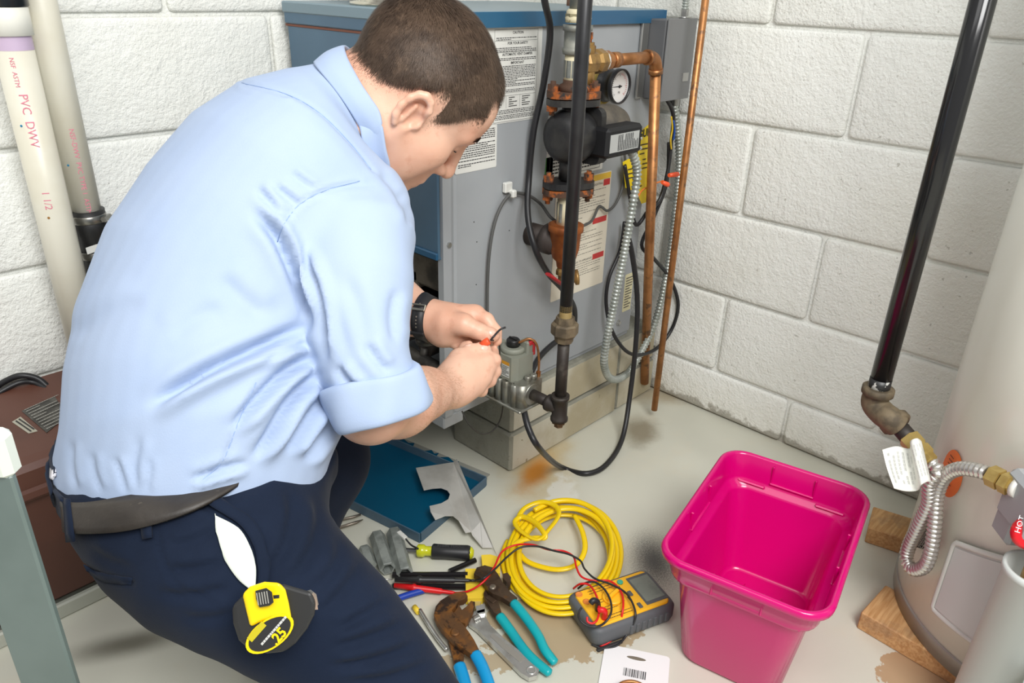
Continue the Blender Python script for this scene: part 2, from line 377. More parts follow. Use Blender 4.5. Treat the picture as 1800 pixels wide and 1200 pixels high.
# printed labels on the side: plane y = FY0, u along +x, v up
def plabel(name, x0, x1, z0, z1, m=PAPER, th=.0008, label=None, r=.003):
    return B.part(name, MB().prism([(x, y) for x, y in rrect(x1-x0, z1-z0, r, 3)], (x0, FY0-th, z0), X_, Z_, Y_, th), m, label=label)
ey = FY0-.0011
def rect(mb, x0, z0, x1, z1, y=ey): mb.quad((x0, y, z0), (x1, y, z0), (x1, y, z1), (x0, y, z1))
def box_line(mb, x0, z0, x1, z1, t=.0006):
    rect(mb, x0, z0, x1, z0+t); rect(mb, x0, z1-t, x1, z1); rect(mb, x0, z0, x0+t, z1); rect(mb, x1-t, z0, x1, z1)
L1 = plabel('warning_label', .93, 1.122, .786, .949, label='large white caution label of small black print')
X0, X1 = .998, 1.108
for s, z in (('CAUTION', .937), ('FOR YOUR SAFETY', .9195), ('AUTOMATIC VENT DAMPER', .901), ('IMPORTANT', .8865)):
    B.text(s, .0062, INK, ((X0+X1)/2+.004, ey, z), X_, Z_, L1, 'heading', 'CENTER', bold=.02)
pr = MB()
for z, n, sd in ((.9275, 2, 1), (.908, 3, 2), (.8935, 2, 3), (.8745, 4, 4), (.8605, 5, 5), (.849, 4, 6), (.8395, 2, 7), (.8015, 3, 8), (.792, 3, 9)):
    greek(pr, (X0+.004, ey, z), X_, Z_, X1-X0-.006, .0028*n, n, sd)
for z in (.9267, .9076, .8385, .8335): rect(pr, X0, z, X1, z+.0004)
box_line(pr, X0, .788, X1+.002, .9455, .0005)
for x in (1.03, 1.066): rect(pr, x, .812, x+.0004, .8335)
for x, sd in ((1.003, 11), (1.037, 12), (1.072, 13)): greek(pr, (x, ey, .813), X_, Z_, .022, .019, 5, sd, .3)
greek(pr, (.945, ey, .80), X_, Z_, .04, .09, 14, 21); pr.lathe((.985, ey, .925), -Y_, [(0, .006), (.0001, .006)], 12)
B.part('fine_print', pr, INK, L1); L1.location.z -= .0055
L2 = plabel('notice_label', .904, 1.008, .703, .781, label='off-white notice of printed paragraphs beside the front edge')
pr = MB()
for z, n, sd in ((.758, 5, 31), (.739, 4, 32), (.7275, 3, 33), (.722, 1, 34), (.712, 2, 35)): greek(pr, (.911, ey, z), X_, Z_, .092, .0036*n, n, sd)
B.part('fine_print', pr, INK, L2)
L3 = plabel('wiring_label', 1.15, 1.336, .652, .782)
pr = MB(); box_line(pr, 1.16, .657, 1.326, .768, .001); greek(pr, (1.17, ey, .662), X_, Z_, .15, .095, 14, 41, .7); B.part('fine_print', pr, INK, L3)
B.text('METER, 30 VOLT', .007, INK, (1.25, ey, .771), X_, Z_, L3, 'heading', 'CENTER', bold=.01)
L4 = plabel('lighting_label', 1.185, 1.372, .378, .643, mat('label_cream', srgb(226, 218, 200), .5), label='cream operating label with a yellow band and red bars')
RED = mat('label_red', srgb(196, 58, 58), .5); m = MB(); rect(m, 1.187, .628, 1.37, .641); B.part('yellow_band', m, mat('label_yellow', srgb(232, 190, 70), .5), L4)
m = MB();
for a, b, c, d_ in ((1.345, .613, 1.368, .627), (1.316, .53, 1.366, .543), (1.325, .445, 1.366, .458)): m = MB(); rect(m, a, b, c, d_, ey-.0002); B.part('red_bar', m, RED, L4)
for s, x, z, w in (('FOR YOUR SAFETY READ BEFORE LIGHTING', 1.343, .616, 0), ('OPERATING INSTRUCTIONS', 1.312, .533, 0), ('TO TURN OFF GAS TO APPLIANCE', 1.322, .448, 0)):
    B.text(s, .0068, INK, (x, ey, z), X_, Z_, L4, 'heading', 'RIGHT')
pr = MB()
for z, n, sd in ((.55, 11, 51), (.465, 12, 52), (.415, 6, 53)): greek(pr, (1.2, ey, z), X_, Z_, .155, .0055*n, n, sd, .6, .22)
B.part('fine_print', pr, mat('grey_print', (.12, .11, .1), .7), L4)
L5 = plabel('rating_label', 1.466, 1.5, .272, .372, mat('label_pale_yellow', srgb(214, 208, 170), .55)); pr = MB(); greek(pr, (1.47, ey, .28), X_, Z_, .027, .085, 12, 61, .5); B.part('fine_print', pr, mat('grey_print', (.12, .11, .1)), L5)
for p_ in ([(1.145, .642), (1.17, .642), (1.17, .70), (1.15, .70)], [(1.235, .598), (1.268, .593), (1.25, .622)]): B.part('green_sticker', MB().prism(p_, (0, FY0-.0008, 0), X_, Z_, Y_, .0008), mat('label_green', srgb(52, 150, 44), .5), label='bright green sticker showing behind the pump')
# vent collar and pipes on the lid
mb = MB().lathe((.965, 1.205, FZ1), Z_, [(0, .098), (.006, .098), (.007, .088), (.05, .088), (.052, .091), (.06, .091), (.062, .088), (.3, .088)], 40)
t = Thing('vent_pipe', 'shiny round vent pipe rising from the boiler lid behind the man’s head', 'pipe', (.965, 1.205, FZ1)); t.part('collar', mb, mat('polished_stainless', srgb(205, 200, 185), .22, 1.))
mb = MB().cyl((1.42, 1.17, FZ1), (1.42, 1.17, 1.3), .014, n=16).lathe((1.42, 1.17, FZ1), Z_, [(0, .02), (.016, .02), (.016, .015)], 8, False)
single('riser_pipe', 'rusty brown pipe rising out of the boiler lid against the wall', 'pipe', mb, mat('rusty_pipe', srgb(128, 94, 74), .6, .3, var=srgb(96, 62, 46), vscale=40))
mb = MB().cyl((.84, 1.32, FZ1), (.84, 1.32, 1.2), .007, n=10)
# concrete blocks carrying the boiler
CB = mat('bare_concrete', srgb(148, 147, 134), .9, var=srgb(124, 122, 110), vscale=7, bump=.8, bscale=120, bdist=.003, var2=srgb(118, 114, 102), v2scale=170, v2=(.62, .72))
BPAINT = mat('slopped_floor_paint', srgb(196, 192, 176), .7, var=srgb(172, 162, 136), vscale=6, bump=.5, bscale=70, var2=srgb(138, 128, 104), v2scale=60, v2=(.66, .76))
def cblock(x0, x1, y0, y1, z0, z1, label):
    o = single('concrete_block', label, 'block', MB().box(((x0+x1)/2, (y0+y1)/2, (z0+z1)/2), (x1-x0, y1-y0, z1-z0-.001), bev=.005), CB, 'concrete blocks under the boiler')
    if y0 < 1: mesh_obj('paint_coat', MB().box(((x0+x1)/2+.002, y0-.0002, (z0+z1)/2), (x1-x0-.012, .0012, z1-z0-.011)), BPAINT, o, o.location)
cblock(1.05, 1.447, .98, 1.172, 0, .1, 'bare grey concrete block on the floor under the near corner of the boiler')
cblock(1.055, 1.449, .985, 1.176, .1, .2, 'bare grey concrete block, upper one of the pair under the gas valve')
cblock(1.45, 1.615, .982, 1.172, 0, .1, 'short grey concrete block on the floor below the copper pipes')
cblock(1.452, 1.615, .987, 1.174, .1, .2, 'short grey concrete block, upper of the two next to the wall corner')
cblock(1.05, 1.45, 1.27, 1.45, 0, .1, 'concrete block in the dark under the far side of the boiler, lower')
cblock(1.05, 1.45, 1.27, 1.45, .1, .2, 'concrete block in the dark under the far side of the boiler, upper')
# ------------------------------------------------------------------ junction box, gauge
JX0, JX1, JY0, JY1, JZ0, JZ1 = 1.455, 1.562, .945, FY0-.004, .79, .953
t = Thing('junction_box', 'grey metal junction box on the upper right corner of the boiler', 'electrical box', ((JX0+JX1)/2, .97, JZ0))
t.part('box_body', MB().box(((JX0+JX1)/2, (JY0+JY1)/2+.003, (JZ0+JZ1)/2), (JX1-JX0, JY1-JY0-.006, JZ1-JZ0), bev=.003), GREYD)
t.part('cover', MB().box(((JX0+JX1)/2, JY0+.001, (JZ0+JZ1)/2), (JX1-JX0+.003, .004, JZ1-JZ0+.003), bev=.001), mat('mid_grey_enamel', srgb(114, 115, 116), .4))
t.part('name_plate', MB().box((1.54, JY0-.0015, .835), (.022, .002, .018)), mat('plate_grey', srgb(160, 160, 156), .4))
t.part('bracket', MB().box((1.441, FY0-.006, .872), (.024, .006, .16), bev=.001), STEEL)
t.part('connector', MB().lathe((1.545, .967, JZ1), Z_, [(0, .012), (.004, .012), (.004, .009), (.018, .009)], 12), STEEL)
t.part('connector', MB().lathe((1.545, .967, JZ0), -Z_, [(0, .013), (.004, .013), (.004, .0105), (.018, .0105)], 12), STEEL)
BX = mat('galvanised_conduit', srgb(182, 188, 182), .36, .45, var=srgb(156, 162, 156), vscale=25)
single('armoured_conduit', 'short spiral steel conduit rising from the top of the junction box', 'conduit', MB().rib([(1.545, .967, JZ1+.014), (1.545, .968, 1.05), (1.54, .97, 1.2)], .0085, .0028, .0055), BX)
gc = at(1090, 152, Y=.955)
t = Thing('pressure_gauge', 'round black pressure gauge with a white dial on the boiler side', 'gauge', gc*(1, 0, 1)+Y_*.998)
t.part('case', MB().lathe((gc[0], FY0-.0015, gc[2]), -Y_, [(0, .034), (.012, .034), (.014, .031), (.034, .031), (.036, .0345), (.046, .0345), (.047, .0315), (.043, .031)], 32, cap=False), mat('black_gauge', (.02, .02, .022), .35))
t.part('gasket', MB().lathe((gc[0]-.004, FY0-.0005, gc[2]), -Y_, [(0, .041), (.006, .041), (.008, .036)], 24), mat('old_yellow_foam', srgb(150, 130, 66), .9, bump=.3))
dial = t.part('dial', MB().lathe((gc[0], FY0-.0425, gc[2]), -Y_, [(0, .0315), (.0005, .0315)], 32), mat('dial_white', srgb(228, 226, 224), .3))
hy = FY0-.0436; tk = MB(); tr = MB()
for k in range(31):
    a = math.radians(225-270*k/30); r0 = .022 if k % 5 else .0195; c_, s_ = math.cos(a), math.sin(a); w_ = .0004
    (tr if k > 15 else tk).quad(*[(gc[0]+r*c_-q*s_*w_, hy, gc[2]+r*s_+q*c_*w_) for r, q in ((r0, -1), (.026, -1), (.026, 1), (r0, 1))])
t.part('scale', tk, INK, dial); t.part('scale', tr, RED, dial, label='red half of the scale')
t.part('needle', MB().quad(*[(gc[0]+x, hy-.0006, gc[2]+z) for x, z in ((-.021, -.0004), (.008, -.0012), (.008, .0012), (-.021, .0004))]).lathe((gc[0], hy, gc[2]), -Y_, [(0, .003), (.0015, .003)], 12), INK)
t.text('PSI', .006, INK, (gc[0], hy, gc[2]-.015), X_, Z_, dial, 'lettering', 'CENTER')
# ------------------------------------------------------------------ circulator and the pipe stack (vertical axis AX, AY)
AX, AY = 1.118, .913
zz = lambda py: at(1010, py, Y=AY)[2]
IRON = mat('black_iron', (.022, .022, .024), .45, .3, var=(.045, .043, .04), vscale=20, bump=.15, bscale=70)
RUST = mat('rusty_iron', srgb(84, 60, 46), .85, .1, var=srgb(168, 92, 40), vscale=55, vlo=.5, vhi=.62, bump=.4, bscale=90, var2=(.03, .03, .03), v2scale=70)
BRASS = mat('dull_brass', srgb(162, 128, 76), .45, .6, var=srgb(120, 92, 56), vscale=40)
COPPER = mat('weathered_copper', srgb(188, 132, 84), .42, .75, var=srgb(156, 106, 66), vscale=18, var2=srgb(126, 94, 70), v2scale=50)
GALV = mat('dull_galvanised', srgb(128, 132, 128), .55, .5, var=srgb(160, 160, 150), vscale=30, bump=.1)
DOPE = mat('pipe_sealant_cream', srgb(222, 212, 178), .6)
BRONZE = mat('oxidised_bronze', srgb(168, 96, 46), .55, .5, var=srgb(134, 74, 36), vscale=30, bump=.12)
CL = Thing('circulator_pump', 'black circulator pump with rusty bolted flanges and a boxed motor in the pipe stack', 'pump', (AX, AY, zz(330)))
zv = zz(238)
CL.part('volute', MB().lathe((AX-.042, AY, zv), X_, [(0, .02), (.003, .033), (.012, .044), (.03, .05), (.05, .05), (.062, .046), (.066, .046)], 28).cyl((AX, AY, zv+.03), (AX, AY, zz(180)), .02, n=16).cyl((AX, AY, zv-.03), (AX, AY, zz(312)), .02, n=16), IRON)
CL.part('motor_flange', MB().prism([(y-.048, z-.052) for y, z in rrect(.096, .104, .014, 3)], (AX+.026, AY, zv), Y_, Z_, X_, .014).box((AX+.045, AY-.02, zv-.02), (.03, .05, .06), bev=.006), IRON)
CL.part('motor', MB().lathe((AX+.04, AY, zv+.006), X_, [(0, .043), (.06, .043), (.085, .04), (.1, .034), (.105, .02)], 28), mat('dusty_black_motor', srgb(72, 68, 62), .75, .1, var=srgb(104, 96, 84), vscale=16))
q = at(1068, 258, Y=AY-.075); bx0, bx1, bz0, bz1 = q[0], at(1129, 252, Y=AY-.075)[0], at(1068, 281, Y=AY-.075)[2], at(1068, 228, Y=AY-.075)[2]
bo = CL.part('terminal_box', MB().box(((bx0+bx1)/2, AY-.05, (bz0+bz1)/2), (bx1-bx0, .05, bz1-bz0), bev=.006).box(((bx0+bx1)/2-.03, AY-.02, (bz0+bz1)/2), (.06, .03, .03)), mat('black_box', (.012, .012, .013), .5, spec=.3))
zl = AY-.0758; lx0, lx1, lz0, lz1 = bx0+.006, bx1-.014, bz0+.011, bz1-.011
pl_ = CL.part('rating_plate', MB().quad((lx0, zl, lz0), (lx1, zl, lz0), (lx1, zl, lz1), (lx0, zl, lz1)), mat('plate_silver', srgb(190, 192, 190), .35, .3), bo)
pr = MB(); greek(pr, (lx1-.002, zl-.0005, lz0+.002), Z_, -X_, lz1-lz0-.004, (lx1-lx0)*.72, 12, 71, .6); CL.part('fine_print', pr, INK, bo)
CL.part('screw', MB().lathe((bx1-.006, zl+.001, (bz0+bz1)/2), -Y_, [(0, .003), (.002, .003)], 8), STEEL, bo)
def flange(zc, up):
    """a pair of oval bolted flanges"""
    o = MB()
    def oval(z, t, a=.05, b=.032, n=28):
        P = [(a*math.copysign(abs(math.cos(2*pi*k/n))**.75, math.cos(2*pi*k/n)), b*math.copysign(abs(math.sin(2*pi*k/n))**.75, math.sin(2*pi*k/n))) for k in range(n)]
        d = unit((1, -.55, 0)); return MB().prism(P, (AX, AY, z), d, np.cross(Z_, d), Z_, t)
    for k, (z, m) in enumerate(((zc-.0125, RUST if not up else IRON), (zc+.001, RUST if up else IRON))): CL.part('flange', oval(z, .0115), m)
    d = unit((1, -.55, 0))
    for sg in (-1, 1):
        c = np.array([AX, AY, 0])+d*sg*.041
        CL.part('bolt', MB().bolt(c+Z_*(zc+.0125), Z_, .0105, .012).bolt(c+Z_*(zc-.0125), -Z_, .0105, .01).cyl(c+Z_*(zc-.03), c+Z_*(zc+.03), .005, n=8), RUST)
flange(zz(172), True); flange(zz(326), False)
CL.part('collar', MB().lathe((AX, AY, zz(160)), Z_, [(0, .03), (.01, .028), (.014, .021), (.02, .021)], 20), RUST)
# fittings above the pump
z0 = zz(150); U = Thing('union_fitting', 'galvanised pipe union smeared with cream sealant above the pump', 'pipe fitting', (AX, AY, z0))
U.part('lower_nipple', MB().lathe((AX, AY, z0), Z_, [(0, .02), (zz(96)-z0, .02)], 20), DOPE, label='cream sealant over the threads')
U.part('band', MB().lathe((AX, AY, zz(136)), Z_, [(0, .0215), (zz(106)-zz(136), .0215)], 8, False), GALV)
U.part('union_body', MB().lathe((AX, AY, zz(96)), Z_, [(0, .024), (.006, .026), (.01, .026), (.011, .0235), (zz(44)-zz(96)-.01, .0235), (zz(44)-zz(96)-.009, .0265), (zz(44)-zz(96), .0265)], 24), GALV)
U.part('union_nut', MB().lathe((AX, AY, zz(22)), Z_, [(-.016, .023), (-.002, .023)], 8, False), mat('yellowed_galvanised', srgb(160, 152, 120), .5, .4))
U.part('upper_nipple', MB().lathe((AX, AY, zz(40)), Z_, [(0, .022), (.008, .0235), (.012, .02), (.017, .022), (.022, .018)], 20), DOPE)
U.part('riser', MB().cyl((AX, AY, zz(30)), (AX, AY, 1.25), .0165, n=18), GALV)
# brass tee and copper drop
zt = at(1062, 107, Y=AY)[2]; T = Thing('brass_tee', 'brass boiler valve and soldered copper elbow leading to the thick copper pipe', 'pipe fitting', (AX+.06, AY, zt-.02))
T.part('valve_body', MB().lathe((AX+.018, AY, zt), X_, [(0, .017), (.004, .021), (.03, .021), (.033, .018), (.04, .022), (.056, .022)], 8, False).lathe((AX+.035, AY, zt), Z_, [(0, .013), (.028, .013), (.03, .01), (.034, .01)], 8, False).lathe((AX+.035, AY, zt), -Z_, [(0, .014), (.03, .014), (.034, .011), (.05, .011)], 12), BRASS)
T.part('valve_stem', MB().lathe((AX+.035, AY, zt+.034), Z_, [(0, .0045), (.016, .0045)], 8).box((AX+.035, AY, zt+.045), (.004, .012, .012)), RUST)
T.part('thread_tape', MB().lathe((AX+.074, AY, zt), X_, [(0, .0185), (.007, .0185)], 16), mat('white_tape', srgb(225, 222, 214), .6))
ce = at(1153, 104, Y=AY); EX = ce[0]
T.part('adapter', MB().lathe((AX+.081, AY, zt), X_, [(0, .018), (.014, .018), (.016, .0135), (.032, .0135)], 8, False).lathe((AX+.105, AY, zt), X_, [(0, .0145), (.02, .0145)], 18), COPPER)
T.part('copper_run', MB().cyl((AX+.11, AY, zt), (EX-.02, AY, zt), .0112, n=18), COPPER)
pt = np.array([EX, AY, zt]); pb = at(1133, 672, Z=.045); dn = unit(pb-pt)
arc = crom([pt-X_*.034, pt-X_*.022, pt-X_*.0065+dn*.0065, pt+dn*.022, pt+dn*.034], 5)
T.part('elbow', MB().tube(arc, .0132, 18).lathe(pt-X_*.034, X_, [(0, .0148), (.01, .0148)], 18).lathe(pt+dn*.024, dn, [(0, .0148), (.01, .0148)], 18), COPPER)
single('copper_pipe', 'thicker copper pipe dropping from the brass elbow to the floor', 'pipe', MB().cyl(pt+dn*.03, pb, .0112, n=20), COPPER)
c2 = at(1150, 720, Z=.03)
single('copper_pipe', 'thinner bright copper pipe, open-ended, standing out in front of the wall corner', 'pipe', MB().tube([c2, (c2[0], c2[1], .5), (c2[0], c2[1], 1.3)], .0079, 18), COPPER)
# bronze check valve and drain below the pump
V = Thing('check_valve', 'orange bronze tee with a dark iron stub running into the boiler below the pump', 'valve', (AX, AY, zz(470)))
V.part('upper_nipple', MB().lathe((AX, AY, zz(392)), Z_, [(0, .0195), (zz(340)-zz(392), .0195)], 20), DOPE, label='cream sealed nipple')
V.part('grey_band', MB().lathe((AX, AY, zz(384)), Z_, [(0, .0205), (zz(352)-zz(384), .0205)], 8, False), GALV)
V.part('body', MB().lathe((AX, AY, zz(462)), Z_, [(0, .014), (.012, .016), (.02, .024), (.04, .029), (zz(402)-zz(462), .031), (zz(400)-zz(462), .035), (zz(390)-zz(462), .035), (zz(390)-zz(462)+.002, .03)], 24), BRONZE)
sd = unit(at(930, 412, Y=FY0+.004)-np.array([AX, AY, zz(424)])); sp = np.array([AX, AY, zz(422)])
V.part('side_boss', MB().lathe(sp+sd*.012, sd, [(0, .027), (.018, .027), (.02, .031), (.034, .031), (.036, .026)], 20), mat('dark_iron', srgb(74, 66, 62), .6, .3, var=srgb(54, 46, 42), vscale=20, bump=.1))
V.part('stub_pipe', MB().cyl(sp+sd*.04, sp+sd*.128, .0235, n=20), MATS['dark_iron'])
V.part('drain_cock', MB().lathe((AX, AY, zz(462)), -Z_, [(0, .012), (.008, .015), (.016, .015), (.018, .01), (.03, .01)], 8, False).lathe((AX+.005, AY-.01, zz(480)), unit((.75, -.6, .1)), [(0, .011), (.012, .011), (.014, .016), (.02, .016)], 14), BRASS)
hp = at(985, 498, Y=AY-.02); ha = at(964, 482, Y=AY-.02)
V.part('drain_handle', MB().tube([ha, hp], .006, 8, flat=(1.4, .6)).tube([hp, (AX, AY-.012, zz(488))], .004, 8), mat('red_handle', srgb(176, 36, 40), .5))
V.part('sleeve', MB().lathe(sp+sd*.118, sd, [(0, .034), (.004, .034), (.004, .024)], 24), SOOT)
# ------------------------------------------------------------------ gas line in front, gas valve
GX, GY = .95, .765
gz = lambda py: at(990, py, Y=GY)[2]
BLK = mat('black_painted_pipe', (.018, .018, .02), .4, .2, var=(.03, .03, .032), vscale=14, var2=srgb(150, 150, 146), v2scale=80, v2=(.775, .79))
GRIME = mat('grimy_malleable_iron', srgb(118, 104, 82), .7, .25, var=srgb(82, 72, 58), vscale=35, bump=.2, bscale=120)
GRIMD = mat('grimy_dark_pipe', srgb(52, 46, 42), .55, .3, var=srgb(92, 86, 78), vscale=26, vlo=.5, vhi=.75, bump=.15)
G = Thing('gas_pipe', 'black gas pipe in front of the pump, with an iron union and a foot tee', 'pipe', (GX, GY, gz(757)))
G.part('pipe', MB().cyl((GX, GY, gz(548)), (GX, GY, 1.3), .0112, n=22), BLK, label='black painted upper pipe')
G.part('threads', MB().rib([(GX, GY, gz(562)), (GX, GY, gz(538))], .0114, .0008, .0022, 18), mat('brass_coloured_dope', srgb(150, 128, 80), .6))
G.part('union', MB().lathe((GX, GY, gz(600)), Z_, [(0, .0165), (gz(585)-gz(600), .0185)], 8, False).lathe((GX, GY, gz(588)), Z_, [(0, .0225), (.003, .0245), (gz(568)-gz(588)-.003, .0245), (gz(568)-gz(588), .022)], 8, False).lathe((GX, GY, gz(570)), Z_, [(0, .018), (gz(558)-gz(570), .0165)], 8, False), GRIME)
ztee = gz(713)
G.part('lower_pipe', MB().cyl((GX, GY, gz(700)), (GX, GY, gz(597)), .0108, n=20), GRIMD)
G.part('tee', MB().lathe((GX, GY, ztee-.026), Z_, [(0, .0165), (.006, .0165), (.008, .0145), (.044, .0145), (.046, .017), (.053, .017)], 20).lathe((GX, GY, ztee), Y_, [(0, .0145), (.02, .0145), (.022, .0168), (.028, .0168)], 20), GRIMD)
G.part('plug', MB().lathe((GX, GY, ztee-.026), -Z_, [(0, .0135), (.006, .0135), (.007, .009), (.014, .009)], 6, False), mat('rusty_plug', srgb(96, 72, 48), .8, .2))
G.part('nipple', MB().cyl((GX, GY+.025, ztee), (GX, GY+.075, ztee), .0108, n=18), GRIMD)
VY = GY+.072; vz = ztee
ALU = mat('cast_aluminium', srgb(160, 160, 152), .42, .75, var=srgb(128, 124, 112), vscale=26, bump=.15)
VGREY = mat('valve_grey', srgb(138, 140, 128), .6, .1, var=srgb(150, 146, 128), vscale=12)
K = Thing('gas_valve', 'grey boiler gas valve with an aluminium base and a black knob under the man’s hands', 'valve', (GX, VY+.05, vz-.03))
vx0, vx1, vy0, vy1 = GX-.026, GX+.03, VY, VY+.105
kb = MB().prism([(vx0, vy0+.012), (vx0+.012, vy0), (vx1, vy0), (vx1, vy1), (vx0, vy1)], (0, 0, vz-.026), X_, Y_, Z_, .048)
kb.lathe((GX, VY+.004, vz), -Y_, [(0, .021), (.008, .021)], 20)
for y in (.02, .042, .06, .078, .094): kb.lathe((vx0, VY+y, vz-.026), Z_, [(0, .0075), (.046, .0075), (.048, .005)], 14)
kb.box((GX+.002, VY+.06, vz-.028), (.075, .13, .006), bev=.002).lathe((vx0+.012, vy0+.012, vz-.026), Z_, [(0, .015), (.05, .015)], 18)
K.part('base', kb, ALU)
zc = vz+.026; cvx0, cvx1, cvy0, cvy1 = vx0+.002, vx1-.004, VY+.022, vy1
K.part('cover', MB().prism([(cvx0, cvy0+.01), (cvx0+.01, cvy0), (cvx1, cvy0), (cvx1, cvy1), (cvx0, cvy1)], (0, 0, zc-.004), X_, Y_, Z_, .05).lathe((GX+.004, VY+.055, zc+.044), Z_, [(0, .024), (.01, .024), (.012, .021)], 28).box((vx1-.008, VY+.035, zc+.055), (.02, .022, .03), bev=.003), VGREY)
K.part('knob', MB().lathe((GX+.004, VY+.055, zc+.056), Z_, [(0, .013), (.012, .013), (.014, .011)], 18).box((GX+.004, VY+.055, zc+.07), (.004, .02, .004)), mat('black_knob', (.012, .012, .012), .4))
K.part('switch', MB().box((vx1-.006, VY+.026, zc+.066), (.016, .007, .008), bev=.001).box((vx1-.001, VY+.0245, zc+.052), (.006, .006, .026), bev=.001), mat('red_switch', srgb(186, 38, 46), .5))
for x, y in ((vx1-.012, VY+.012), (vx0+.03, VY+.014), (vx1-.004, VY+.03)): K.part('cap_screw', MB().lathe((x, y, vz+.02), Z_, [(0, .007), (.01, .007), (.012, .005)], 12), ALU)
s0 = np.array([vx1+.002, VY+.012, vz+.026])
K.part('pilot_tube', MB().tube(crom([s0, s0+(.0, .0, .03), s0+(-.002, .006, .062), s0+(-.012, .016, .074), s0+(-.024, .03, .066), s0+(-.03, .05, .058)], 8), .0024, 8).lathe(s0, Z_, [(-.004, .005), (.006, .005)], 6, False), COPPER)
lab = K.part('valve_label', MB().quad((cvx0-.0005, VY+.036, zc+.002), (cvx0-.0005, VY+.056, zc+.002), (cvx0-.0005, VY+.056, zc+.034), (cvx0-.0005, VY+.036, zc+.034)), PAPER, label='white printed label with an orange top')
K.part('orange_band', MB().quad((cvx0-.001, VY+.036, zc+.028), (cvx0-.001, VY+.056, zc+.028), (cvx0-.001, VY+.056, zc+.035), (cvx0-.001, VY+.036, zc+.035)), mat('label_orange', srgb(214, 150, 40), .5), lab)
pr = MB(); greek(pr, (cvx0-.001, VY+.055, zc+.004), -Y_, Z_, .018, .022, 7, 81, .6); K.part('fine_print', pr, INK, lab)
# ------------------------------------------------------------------ conduits and cables
def cable(name, label, pts, r, m, n=7, cat='cable', seg=10):
    return single(name, label, cat, MB().tube(crom(pts, n), r, seg), m)
RUB = mat('black_rubber_cord', (.016, .016, .018), .42)
GCORD = mat('grey_thermostat_wire', srgb(84, 84, 82), .6)
def A(x, y, Y=None, Z=None):
    p = at(x, y, Y=Y, Z=Z); return p if p[0] < XR-.018 else at(x, y, X=XR-.018)
cond = [(bx1+.002, AY-.045, bz0+.006)]+[A(x, y, Y=yy) for x, y, yy in ((1120, 300, .868), (1112, 360, .87), (1096, 450, .88), (1078, 540, .89), (1066, 600, .9), (1062, 640, .91), (1072, 664, .925), (1092, 664, .94), (1115, 640, .95), (1150, 570, .955), (1172, 480, .955), (1186, 380, .96), (1194, 280, .965))]+[(1.545, .967, JZ0-.015)]
single('armoured_conduit', 'long spiral steel conduit looping from the pump box down near the floor', 'conduit', MB().rib(crom(cond, 12), .0098, .0034, .0088), BX)
single('conduit_connector', 'zinc clamp connector where the steel conduit enters the pump box', 'fitting', MB().lathe((bx1+.001, AY-.045, bz0+.016), -Z_, [(-.012, .012), (.008, .012), (.009, .0105), (.016, .0105)], 14).bolt((bx1+.012, AY-.06, bz0+.004), X_, .004, .006).box((bx1+.004, AY-.045, bz0+.025), (.008, .04, .03), bev=.002), STEEL)
cable('power_cord', 'thick black cord hanging down the boiler side from above, behind the gas pipe', [A(x, y, Y=yy) for x, y, yy in ((945, -60, .93), (958, 5, .93), (967, 60, .95), (955, 150, .97), (938, 230, .98), (930, 310, .985), (928, 380, .96), (942, 440, .93), (965, 482, .94), (992, 512, .95), (1010, 545, .965), (1004, 585, .975), (975, 602, .975), (948, 628, .965), (934, 655, .95))], .0062, RUB)
cable('valve_cord', 'long black cord looping over the floor and up to the gas valve', [A(1098, 400, Y=.94), A(1110, 440, Y=.93), A(1120, 520, Y=.92), A(1118, 600, Y=.91), A(1108, 690, Y=.90), A(1094, 770, Z=.02), A(1066, 816, Z=.009), A(1030, 832, Z=.008), A(985, 820, Z=.012), A(950, 790, Y=.80), A(930, 755, Y=.815), np.array([GX-.01, VY+.01, vz-.03])], .0062, RUB)
cable('zip_wire', 'flat black wire coiled in a loose ring behind the copper pipes', [A(x, y, Y=yy) for x, y, yy in ((1176, 250, .965), (1172, 320, .96), (1150, 380, .975), (1128, 430, .972), (1150, 455, .96), (1178, 490, .95), (1192, 535, .95), (1180, 580, .95), (1150, 615, .945), (1110, 622, .945), (1080, 590, .96), (1066, 540, .98), (1070, 490, .985), (1090, 440, .985), (1098, 390, .98))], .0046, RUB)
cable('thermostat_wire', 'thin grey wire arching through a white clip on the boiler side', [A(x, y, Y=yy) for x, y, yy in ((857, 590, .985), (857, 500, .99), (862, 430, .99), (875, 375, .99), (897, 342, .988), (925, 342, .99), (950, 358, .985), (968, 382, .96), (985, 392, .94))], .0032, GCORD)
cable('thermostat_wire', 'thin grey wire drooping across the cream label right of the gas pipe', [A(x, y, Y=yy) for x, y, yy in ((1022, 398, .94), (1040, 388, .965), (1052, 364, .99), (1058, 364, .99), (1068, 370, .985), (1082, 358, .985), (1094, 330, .985), (1099, 295, .985), (1098, 270, .985))], .003, GCORD)
cp_ = A(897, 340, Y=.99)
single('wire_clip', 'white plastic adhesive clip holding the thin grey wire', 'clip', MB().box(cp_+(-.004, .004, .012), (.02, .01, .02), bev=.002).box(cp_+(.003, -.004, 0), (.012, .014, .016), bev=.003), mat('white_plastic', srgb(222, 222, 216), .45))
cable('ground_wire', 'thin dark wire drooping in front of the concrete blocks', [A(x, y, Y=yy) for x, y, yy in ((812, 722, .97), (824, 745, .955), (845, 762, .95), (866, 757, .95), (880, 735, .95), (886, 700, .94))], .0016, mat('dark_wire', srgb(60, 58, 54), .6))
